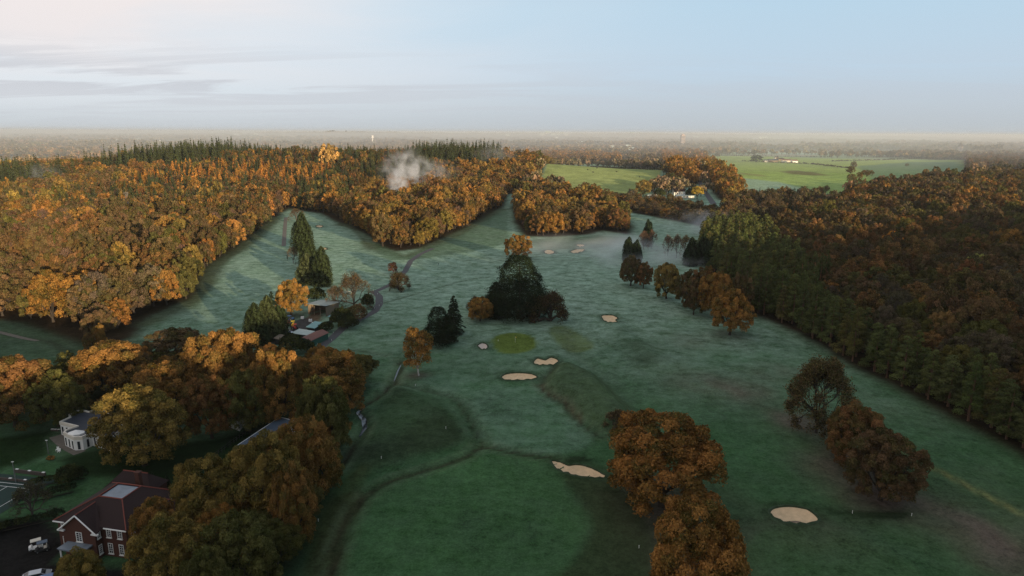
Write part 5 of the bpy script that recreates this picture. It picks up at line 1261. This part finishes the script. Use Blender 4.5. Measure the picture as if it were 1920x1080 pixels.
# oaks added on the unseen ridge behind the camera to shade the near ground
tt_ = np.arange(-500, 760, 11.5)
for t in tt_:
    for s_ in np.arange(120, 215, 12):
        s2, t2 = s_ + RNG.uniform(-4, 4), t + RNG.uniform(-4, 4)
        x = s2 * SUN_H[0] - t2 * SUN_H[1]; y = s2 * SUN_H[1] + t2 * SUN_H[0]
        if y > 40 and abs(x) < .8 * y: continue
        add(x, y, RNG.uniform(6, 9), RNG.uniform(16, 22), 'oak', 'brown', 'ridge')
ROWS_A = np.array([(r[0], r[1], r[2], r[3]) for r in ROWS])
RZ = H(ROWS_A[:, 0], ROWS_A[:, 1])
ppx, ppy, pdp = proj(ROWS_A[:, 0], ROWS_A[:, 1], RZ + ROWS_A[:, 3] * .7)
RD = np.hypot(ROWS_A[:, 0], ROWS_A[:, 1])
inview = (ppx > -30) & (ppx < 1950) & (ppy < 1110) & (ppy > 0) & (pdp > 50) & (ROWS_A[:, 1] > 60)
size = np.where(inview, ROWS_A[:, 2] / np.maximum(pdp, 1), 0)
REGTXT = {'west': 'west wood', 'middle': 'wood between the fairways', 'centre': 'block beyond the orange tree', 'strip': 'dark belt below the pasture', 'behind_pasture': 'row behind the pasture', 'avenue_a': 'pasture side avenue', 'avenue_b': 'field side avenue', 'village': 'shaded village belt', 'east': 'dark east wood', 'far_east': 'copse behind the field', 'pines': 'pine belt', 'house_belt': 'shade round the houses'}
TXT = {'orange': 'orange', 'gold': 'golden', 'rust': 'rust red', 'brown': 'brown', 'olive': 'olive green', 'dull': 'dull brown', 'larch': 'golden orange', 'spruce': 'dark green', 'dark': 'near black', 'pine': 'olive green', 'bare': 'bare', 'pink': 'rosy'}
KN = {'oak': ('oak_tree', 235), 'pine': ('pine_tree', 285), 'spruce': ('spruce_tree', 230), 'larch': ('larch_tree', 200), 'bare': ('bare_tree', 90)}
rest = {k_: [] for k_ in KN}
for kd, (nm, lim) in KN.items():
    idx = [i for i, r in enumerate(ROWS) if r[4] == kd]
    idx.sort(key=lambda i: -size[i])
    for n_, i in enumerate(idx):
        x, y, rad, ht, _, tn, reg = ROWS[i]
        if n_ >= lim or size[i] <= 0: rest[kd].append(i); continue
        d = RD[i]
        if kd == 'oak': kn = OAK_N[i % 4] if d < 300 else (OAK_M[i % 6] if d < 700 else OAK_F[i % 5])
        elif kd == 'pine': kn = PINE_N[i % 4] if d < 420 else PINE_F[i % 3]
        elif kd == 'spruce': kn = SPR_F[i % 4]
        elif kd == 'larch': kn = LARCH_F[i % 3]
        else: kn = BARE_G[i % 2]
        tx_ = TXT[tn]; far_ = {'west': (430, 640, 900), 'middle': (620, 800, 1000), 'centre': (560, 620, 700), 'east': (430, 520, 640), 'pines': (230, 300, 380)}.get(reg, (500, 700, 900)); zn = ('near end', 'nearer half', 'farther half', 'far end')[int(sum(d > v_ for v_ in far_))]; sz = 'broad ' if rad > (7.4 if kd == 'oak' else 4.3) else ('slim ' if rad < (5.8 if kd == 'oak' else 3.6) else ''); hw_ = 'tall ' if ht > {'oak': 17, 'pine': 18.5, 'spruce': 30, 'larch': 22}.get(kd, 15) else 'low '
        tx_ = hw_ + sz + tx_; gx_ = f'{tx_} {nm} {zn} of the {REGTXT[reg]}'.replace('_', ' ')
        lb = f"{tx_} {nm.split('_')[0]} in the {zn} of the {REGTXT[reg]}" if kd != 'bare' else f"leafless {tx_} tree in the {zn} of the {REGTXT[reg]}"
        plant(nm, kn, x, y, rad, ht, tn, lb, 'tree', gx_, parts=d < 480, tk=.12, store=False, sink=.3)

# ------------------------------------------------------------------ masses: instanced tree shapes on points
def mass(name, pts, scl, rot, tnt, kinds, label, mesh=None):
    pc_ = bpy.data.collections.new(name + '_shapes')
    for k_ in kinds: pc_.objects.link(bpy.data.objects.new(name + '_shape', k_.whole))
    n_ = len(pts); me_ = bpy.data.meshes.new(name); me_.vertices.add(n_); me_.vertices.foreach_set('co', np.asarray(pts, np.float32).reshape(-1))
    for an_, arr, ty, key in (('scl', scl, 'FLOAT_VECTOR', 'vector'), ('tint', tnt, 'FLOAT_VECTOR', 'vector')):
        a_ = me_.attributes.new(an_, ty, 'POINT'); a_.data.foreach_set(key, np.asarray(arr, np.float32).reshape(-1))
    a_ = me_.attributes.new('turn', 'FLOAT', 'POINT'); a_.data.foreach_set('value', np.asarray(rot, np.float32))
    a_ = me_.attributes.new('pick', 'INT', 'POINT'); a_.data.foreach_set('value', RNG.integers(0, len(kinds), n_).astype(np.int32))
    o = bpy.data.objects.new(name, me_); COL.objects.link(o); tag(o, label, 'trees', kind='stuff')
    gt_ = bpy.data.node_groups.new(name, 'GeometryNodeTree'); gt_.interface.new_socket('Geometry', in_out='INPUT', socket_type='NodeSocketGeometry'); gt_.interface.new_socket('Geometry', in_out='OUTPUT', socket_type='NodeSocketGeometry')
    N_ = gt_.nodes; L_ = gt_.links
    gi = N_.new('NodeGroupInput'); go = N_.new('NodeGroupOutput'); ip = N_.new('GeometryNodeInstanceOnPoints')
    ci = N_.new('GeometryNodeCollectionInfo'); ci.inputs[0].default_value = pc_; ci.inputs[1].default_value = True; ci.inputs[2].default_value = True
    def attr(nm_, ty):
        a2 = N_.new('GeometryNodeInputNamedAttribute'); a2.data_type = ty; a2.inputs[0].default_value = nm_
        return [s for s in a2.outputs if s.enabled and s.name == 'Attribute'][0]
    cx2 = N_.new('ShaderNodeCombineXYZ'); L_.new(attr('turn', 'FLOAT'), cx2.inputs[2])
    e2r = N_.new('FunctionNodeEulerToRotation'); L_.new(cx2.outputs[0], e2r.inputs[0])
    L_.new(gi.outputs[0], ip.inputs['Points']); L_.new(ci.outputs[0], ip.inputs['Instance']); ip.inputs['Pick Instance'].default_value = True
    L_.new(attr('pick', 'INT'), ip.inputs['Instance Index']); L_.new(e2r.outputs[0], ip.inputs['Rotation']); L_.new(attr('scl', 'FLOAT_VECTOR'), ip.inputs['Scale'])
    L_.new(ip.outputs[0], go.inputs[0])
    o.modifiers.new('spread', 'NODES').node_group = gt_
    return o
def mass_rows(name, idx, kinds, label):
    if not idx: return
    A_ = ROWS_A[idx]; P_ = np.stack([A_[:, 0], A_[:, 1], RZ[idx] - .3], 1); k0 = kinds[0]
    S_ = np.stack([A_[:, 2] / k0.R, A_[:, 2] / k0.R, A_[:, 3] / k0.H], 1)
    mass(name, P_, S_, RNG.uniform(0, 6.28, len(idx)), np.array([tint(ROWS[i][5], .12) for i in idx]), kinds, label)
near_ = [i for i in rest['oak'] if RD[i] < 620 and ROWS[i][6] != 'ridge']; far_ = [i for i in rest['oak'] if not (RD[i] < 620 and ROWS[i][6] != 'ridge')]
mass_rows('oak_woodland', near_, OAK_M, 'autumn oak woodland filling the ground between the single oaks')
mass_rows('far_oak_woodland', far_, OAK_F, 'autumn oak woodland reaching up to the conifer ridge and the far copses')  # also holds the unseen oaks added behind the camera
mass_rows('pine_wood', rest['pine'], PINE_F, 'inner rows of the dark pine belt along the east fairway')
mass_rows('spruce_wood', rest['spruce'], SPR_F, 'dark spruce plantation along the ridge above the orange wood')
mass_rows('larch_wood', rest['larch'], LARCH_F, 'golden larch plantation in front of the spruce ridge')
mass_rows('bare_wood', rest['bare'], BARE_G, 'grey leafless trees among the village belt')

# ------------------------------------------------------------------ far country
TUFT = [Kind('tuft', oak_shape(rg(200 + i), 420, 2.6, npuff=20), 'leaf', 'bark', 8, 18, parts=False) for i in range(4)]
def clump_shape(rng):
    Q, LV, TR = [], [], []
    for i in range(9):
        q, lv, tr = oak_shape(rng, 90, 5.0, npuff=10); o_ = rng.uniform(-24, 24, 3); o_[2] = rng.uniform(-3, 1); s_ = rng.uniform(.7, 1.2)
        Q.append(q * s_ + o_); LV.append(lv); TR.append(tr[:6] + o_)
    return np.concatenate(Q), np.concatenate(LV), np.concatenate(TR)
CLUMP = [Kind('clump', clump_shape(rg(220 + i)), 'leaf', 'bark', 24, 18, parts=False) for i in range(4)]
def wedge(r0, r1, step):
    x, y = np.meshgrid(np.arange(-r1, r1, step), np.arange(r0 * .7, r1, step)); x = (x + RNG.uniform(-.45, .45, x.shape) * step).ravel(); y = (y + RNG.uniform(-.45, .45, y.shape) * step).ravel()
    r_ = np.hypot(x, y); k = (r_ > r0) & (r_ < r1) & (np.abs(x) < .80 * y + 60); return x[k], y[k]
def farmask(x, y):
    pt = wave(x, y, 260, 2) + .5 * wave(x * .5, y * 1.4, 120, 9)
    hed = (np.abs(((x * .9 + y * .3) / 330) % 1 - .5) < .03) | (np.abs(((y * .95 - x * .2) / 260) % 1 - .5) < .035)
    return (pt < .17) | hed
def free(x, y, m_=4):
    k = np.ones(x.shape, bool)
    for kk in REG: k &= sdf(x, y, REG[kk]) < 2
    for ff in FARF: k &= ~inpoly(x, y, ff)
    k &= (sdf(x, y, PASTURE) < -m_) & (sdf(x, y, FIELD) < -m_)
    return k
def far_layer(name, r0, r1, step, kinds, label, rad, tns, ht=1.0):
    x, y = wedge(r0, r1, step); k = farmask(x, y) & free(x, y)
    k &= ~((x > 230) & (y < 1900) & (sdf(x, y, PF([(1200, 402), (1240, 290), (1930, 292), (1930, 400)])) > 0) & (RNG.random(x.shape) < .8))
    x, y = x[k], y[k]; s_ = rad * RNG.uniform(.7, 1.25, len(x)) / kinds[0].R
    reg = wave(x, y, 300, 4); tn = [tint(tns[0] if (a_ + b2) < -.1 else (tns[1] if a_ + b2 < .25 else tns[2]), .18) for a_, b2 in zip(reg, RNG.normal(0, .3, len(x)))]
    mass(name, np.stack([x, y, H(x, y) - .5], 1), np.stack([s_, s_, s_ * ht * RNG.uniform(.8, 1.2, len(x))], 1), RNG.uniform(0, 6.28, len(x)), np.array(tn), kinds, label); return len(x)
n1_ = far_layer('distant_woodland', 900, 3300, 15.5, TUFT, 'distant brown autumn woods and hedgerows fading into the haze', 8.5, ('tan', 'dull', 'buff'))
n2_ = far_layer('hazy_woodland', 3300, 10500, 62, CLUMP, 'palest farthest woods under the skyline', 34, ('tan', 'dull', 'tan'), 1.0)
# hedges of the green fields
def hedge_line(pts, lb, hpx=5):
    L_ = dense(PF(pts), 6.5); x, y = L_[:, 0] + RNG.normal(0, 1.2, len(L_)), L_[:, 1] + RNG.normal(0, 1.2, len(L_)); r_ = RNG.uniform(2.2, 4.5, len(x))
    k0 = TUFT[0]; mass('hedgerow', np.stack([x, y, H(x, y) - .8], 1), np.stack([r_ / k0.R, r_ / k0.R, r_ * 1.3 / k0.H], 1), RNG.uniform(0, 6, len(x)), np.array([tint('dull' if RNG.random() < .7 else 'brown', .2) for _ in x]) * .7, TUFT, lb)
hedge_line([(1392, 302), (1450, 305), (1520, 308), (1590, 316)], 'dark hedgerow running out from the farm')
hedge_line([(1560, 303), (1640, 301), (1720, 298), (1815, 297)], 'hedgerow at the back of the green fields')
hedge_line([(1246, 326), (1180, 321), (1110, 315)], 'hedgerow along the top of the pasture')
hedge_line([(1310, 291), (1400, 293), (1560, 295)], 'hedgerow behind the farm')

# ------------------------------------------------------------------ far buildings
def cottage(name, px, py, ln, wd, he, rz, wallm, roofm, label, cat='house', group=None, win=0, rise=2.2):
    x, y = W(px, py); o = empty(name, (x, y, float(H(x, y))), rz, label=label, cat=cat, group=group)
    gable_wall(B(), -ln / 2, ln / 2, -wd / 2, wd / 2, -1, he, he + rise).build('wall', wallm, o); gable(o, -ln / 2, ln / 2, -wd / 2, wd / 2, he, he + rise + .05, roofm)
    B().box(ln * .3, ln * .3 + .8, -.4, .4, he + rise * .5, he + rise + 1.2).build('chimney', M['brick'], o)
    for i in range(win): window(o, -ln / 2 + ln * (i + .5) / win, -wd / 2, he * .55, 1.2, 1.3, bars=(2, 2))
    return o
GV = 'white houses beside the avenue road'
cottage('cottage', 1272, 366, 15, 8, 5, R(8), M['white'], M['tile'], 'largest white house with dark gables beside the avenue', group=GV, win=5, rise=3.5)
cottage('cottage', 1262, 356, 11, 8, 5, R(80), M['white'], M['tile_red'], 'white house with a red roof behind the largest one', group=GV, win=3, rise=3.5)
cottage('cottage', 1284, 371, 22, 6, 2.4, R(4), M['white'], M['pale_roof'], 'long low white building in front of the houses', group=GV, win=6, rise=1.4)
cottage('cottage', 1247, 351, 12, 6, 2.8, R(4), M['white'], M['roof_dark'], 'white bungalow at the corner of the pasture', group=GV, win=3)
cottage('cottage', 1223, 374, 11, 7, 2.6, R(-5), M['cream'], M['pale_roof'], 'pale gabled cottage behind the dark belt', group=GV, rise=3)
cottage('cottage', 1374, 391, 13, 9, 5, R(55), M['white'], M['pale_roof'], 'white gabled house among the dark conifers right of the avenue', group=GV, win=2, rise=3.5)
cottage('cottage', 1420, 398, 8, 7, 4, R(30), M['cream'], M['pale_roof'], 'tiny pale house in the shaded village belt', group=GV)
cottage('cottage', 1506, 404, 16, 9, 5, R(15), M['timber'], M['lead'], 'grey roofed house showing through bare trees in the village belt', group=GV)
cottage('cottage', 1186, 364, 9, 6, 3, R(0), M['cream'], M['roof_dark'], 'small sheds at the near corner of the pasture', group=GV)
GA = 'farm buildings in the green field'
for i, (px, py, ln, wd, he, rz, wm, rm, lb) in enumerate(((1448, 304, 26, 14, 5, .1, 'timber', 'roof_dark', 'long dark farm barn next to the evergreen clump'), (1462, 302, 22, 14, 6, .4, 'timber', 'tile', 'brown farm barn in the middle of the group'), (1474, 304, 24, 12, 5, -.1, 'cream', 'rust_roof', 'farm barn with a reddish roof and a pale wall'), (1489, 305, 16, 10, 5, .1, 'white', 'rust_roof', 'small white farm house at the end of the group'), (1455, 300, 12, 10, 7, .2, 'cream', 'tile', 'tall pale farm house behind the barns'), (1436, 304, 14, 8, 4, 0, 'white', 'roof_dark', 'narrow farm shed with a white end wall'))):
    cottage('farm_building', px, py, ln, wd, he, rz, M[wm], M[rm], lb, 'farm building', GA, rise=3.0)
# towers on the skyline
x, y = W(1279, 279); o = empty('tower_block', (x, y, float(H(x, y))), R(10), label='lone pale pink tower block on the skyline', cat='tower')
hh = y * .0195; B().box(-hh * .15, hh * .15, -hh * .11, hh * .11, -2, hh).build('tower', M['tower'], o); B().box(-hh * .07, hh * .07, -hh * .05, hh * .05, hh + .01, hh * 1.06).build('roof_house', M['tower'], o)
for i in range(9):
    B().box(-hh * .14, hh * .14, -hh * .113, -hh * .1103, hh * (.08 + i * .1), hh * (.12 + i * .1)).build('window_band', M['glass'], o)
x, y = W(699, 274); o = empty('water_tower', (x, y, float(H(x, y))), label='small white water tower above the far woods', cat='tower')
hh = y * .0145; B().cyl((0, 0), hh * .05, -2, hh * .7, 10).build('shaft', M['white'], o); B().cyl((0, 0), hh * .06, hh * .7, hh * .8, 12, r2=hh * .12).cyl((0, 0), hh * .12, hh * .803, hh * 1.02, 12).build('tank', M['white'], o)
x, y = W(1799, 288); o = empty('church', (x, y, float(H(x, y))), label='brown church tower with a pointed cap rising from far trees', cat='church')
hh = y * .0125; B().box(-hh * .2, hh * .2, -hh * .2, hh * .2, -2, hh * .8).build('tower', M['tower'], o)
B().poly([(-hh * .22, -hh * .22, hh * .8), (hh * .22, -hh * .22, hh * .8), (0, 0, hh * 1.3)]).poly([(hh * .22, -hh * .22, hh * .8), (hh * .22, hh * .22, hh * .8), (0, 0, hh * 1.3)]).poly([(hh * .22, hh * .22, hh * .8), (-hh * .22, hh * .22, hh * .8), (0, 0, hh * 1.3)]).poly([(-hh * .22, hh * .22, hh * .8), (-hh * .22, -hh * .22, hh * .8), (0, 0, hh * 1.3)]).build('spire', M['tile'], o)
B().box(hh * .21, hh * .9, -hh * .18, hh * .18, -2, hh * .35).build('nave', M['tower'], o)
# pale specks of far towns
twn = [(60, 250, 90, 3), (250, 262, 60, 5), (370, 268, 90, 12), (560, 246, 50, 4), (760, 247, 60, 6), (1040, 252, 60, 10), (1180, 250, 90, 6), (1100, 268, 60, 12), (1160, 276, 60, 12), (1190, 282, 70, 10), (1060, 276, 40, 6), (1310, 256, 60, 5), (1426, 258, 50, 4), (135, 270, 10, 1), (440, 252, 60, 3)]
hm = None; names = ['far north west of the ridge', 'in the far town strip', 'behind the pasture trees', 'under the skyline']
for cx_, cy2, sp_, n_ in twn:
    for i in range(n_):
        x, y = WF(cx_ + RNG.normal(0, sp_ * .4), cy2 + 7 + RNG.normal(0, 1.2)); f = max(1.0, y / 2600); z_ = float(H(x, y))
        if hm is None:
            b_ = B(); gable_wall(b_, -8, 8, -4.5, 4.5, -3, 8, 11.5); k0 = len(b_.f)
            b_.poly([(-8.4, -5, 7.8), (8.4, -5, 7.8), (8.4, 0, 11.7), (-8.4, 0, 11.7)], 1).poly([(-8.4, 5, 7.8), (8.4, 5, 7.8), (8.4, 0, 11.7), (-8.4, 0, 11.7)], 1)
            hm = b_.build('distant_house', [M['white'], M['pale_roof']]); o = hm
        else: o = hm.copy(); COL.objects.link(o)
        o.location = (x, y, z_); o.rotation_euler = (0, 0, RNG.uniform(-.5, .5)); s_ = RNG.uniform(.6, 1.2) * f ** .8; o.scale = (s_ * 1.2, s_, s_ * 1.5)
        tag(o, 'white house, one pale speck ' + ('behind the pasture trees' if cx_ > 1000 and cy2 > 264 else 'beyond the spruce ridge' if cx_ < 500 and cy2 > 255 else 'under the skyline haze'), 'house', 'pale houses ' + ('behind the pasture trees' if cx_ > 1000 and cy2 > 264 else 'beyond the spruce ridge' if cx_ < 500 and cy2 > 255 else 'under the skyline'))
# cattle in the pasture
cow = None
for i, (px, py) in enumerate(((1119, 316), (1102, 319), (1112, 324), (1156, 323), (1199, 333))):
    x, y = W(px, py)
    if cow is None:
        ob = oak = None; b_ = B()
        b_.cyl((0, 1.15), .42, -.95, .85, 10, r2=.46, axis='x')
        for sx_ in (-.8, .7):
            for sy_ in (-.24, .24): b_.cyl((sx_, sy_), .09, 0, .95, 6, r2=.13)
        b_.cyl((0, 1.45), .26, .8, 1.3, 8, r2=.2, axis='x').cyl((0, 1.42), .19, 1.3, 1.75, 8, r2=.12, axis='x')
        cow = b_.build('cow', M['dark']); o = cow
    else: o = cow.copy(); COL.objects.link(o)
    o.location = (x, y, float(H(x, y))); o.rotation_euler = (0, 0, i * 1.9); o.scale = (1.3,) * 3
    tag(o, ('dark cow by the hedge at the top of the pasture', 'dark cow in the sunlit upper pasture', 'dark cow slightly apart in the sunlit pasture', 'dark cow in the shaded upper pasture', 'dark cow nearest the round golden oak')[i], 'cow', 'cattle in the pasture')

# ------------------------------------------------------------------ air
def vol_box(name, lo, hi, dens, col, label=None, aniso=.2):
    b_ = B().box(lo[0], hi[0], lo[1], hi[1], lo[2], hi[2]); m_, n_ = mat(name); 
    v_ = n_.n('ShaderNodeVolumePrincipled', ins={'Color': (*col, 1), 'Density': dens, 'Anisotropy': aniso})
    n_.n('ShaderNodeOutputMaterial', ins={'Volume': v_.outputs[0]}); o = b_.build(name, m_); return tag(o, kind='stuff')
HAZE = 0.000035
vol_box('haze', (-26500, -1900, -40), (26500, 26500, 112), HAZE, (.64, .69, .74), aniso=.1)
tag(vol_box('mist', (-24000, 1350, -38), (24000, 24000, 72), 0.00034, (.69, .735, .77), aniso=.1), 'pale morning mist lying over the far plain', 'mist')
def cloud(name, px, py, size_, dens, label, up=.5, scale=.06, thr=.42, col=(.9, .92, .95)):
    """drifting smoke or mist: a rounded volume, thick and thin by noise"""
    x, y = W(px, py); z_ = float(H(x, y)); bmx = bmesh.new(); bmesh.ops.create_icosphere(bmx, subdivisions=3, radius=1.0)
    me_ = bpy.data.meshes.new(name); bmx.to_mesh(me_); bmx.free(); o = bpy.data.objects.new(name, me_); COL.objects.link(o)
    o.location = (x, y, z_ + size_[2] * up); o.scale = size_; tag(o, label, name, kind='stuff')
    m_, n_ = mat(name); tc_ = n_.n('ShaderNodeTexCoord'); ob_ = tc_.outputs['Object']
    ln = n_.n('ShaderNodeVectorMath', operation='LENGTH', ins={0: ob_}).outputs['Value']
    fall = n_.n('ShaderNodeMapRange', interpolation_type='SMOOTHSTEP', ins={0: ln, 1: .95, 2: .25, 3: 0.0, 4: 1.0}).outputs[0]
    ps = n_.n('ShaderNodeNewGeometry').outputs['Position']
    nn_ = n_.noise(ps, scale, 4, .6, .5)
    dn = n_.math('MULTIPLY', n_.math('MULTIPLY', fall, n_.ramp(nn_, [(thr, 0.0), (thr + .25, 1.0)])), dens)
    v_ = n_.n('ShaderNodeVolumePrincipled', ins={'Color': (*col, 1), 'Density': dn, 'Anisotropy': .1}); n_.n('ShaderNodeOutputMaterial', ins={'Volume': v_.outputs[0]}); me_.materials.append(m_); return o
cloud('smoke', 800, 366, (52, 40, 20), .030, 'thinner tail of the bonfire smoke drifting east over the treetops', up=1.5, scale=.07, thr=.46)
cloud('smoke', 760, 372, (38, 38, 38), .075, 'white bonfire smoke rising from the wood between the fairways', up=.85, scale=.075, thr=.47)
cloud('smoke', 748, 384, (15, 15, 26), .16, 'thick foot of the bonfire smoke over the fire', up=.8, scale=.09)
cloud('mist', 1318, 440, (48, 40, 14), .030, 'blue grey mist lying against the pines in the hollow', up=.6, scale=.04)
cloud('mist', 1165, 475, (95, 90, 6), .028, 'thin ground mist over the far fairway and its small bunkers', up=.5, scale=.03, thr=.38)
cloud('smoke', 78, 355, (35, 30, 22), .010, 'faint smoke at the western edge of the wood', up=.8, scale=.04)
cloud('smoke', 925, 318, (60, 45, 24), .008, 'faint blue smoke beyond the middle wood', up=.8, scale=.03)
print('rows', len(ROWS), {k_: len(v_) for k_, v_ in rest.items()}, 'far', n1_, n2_)
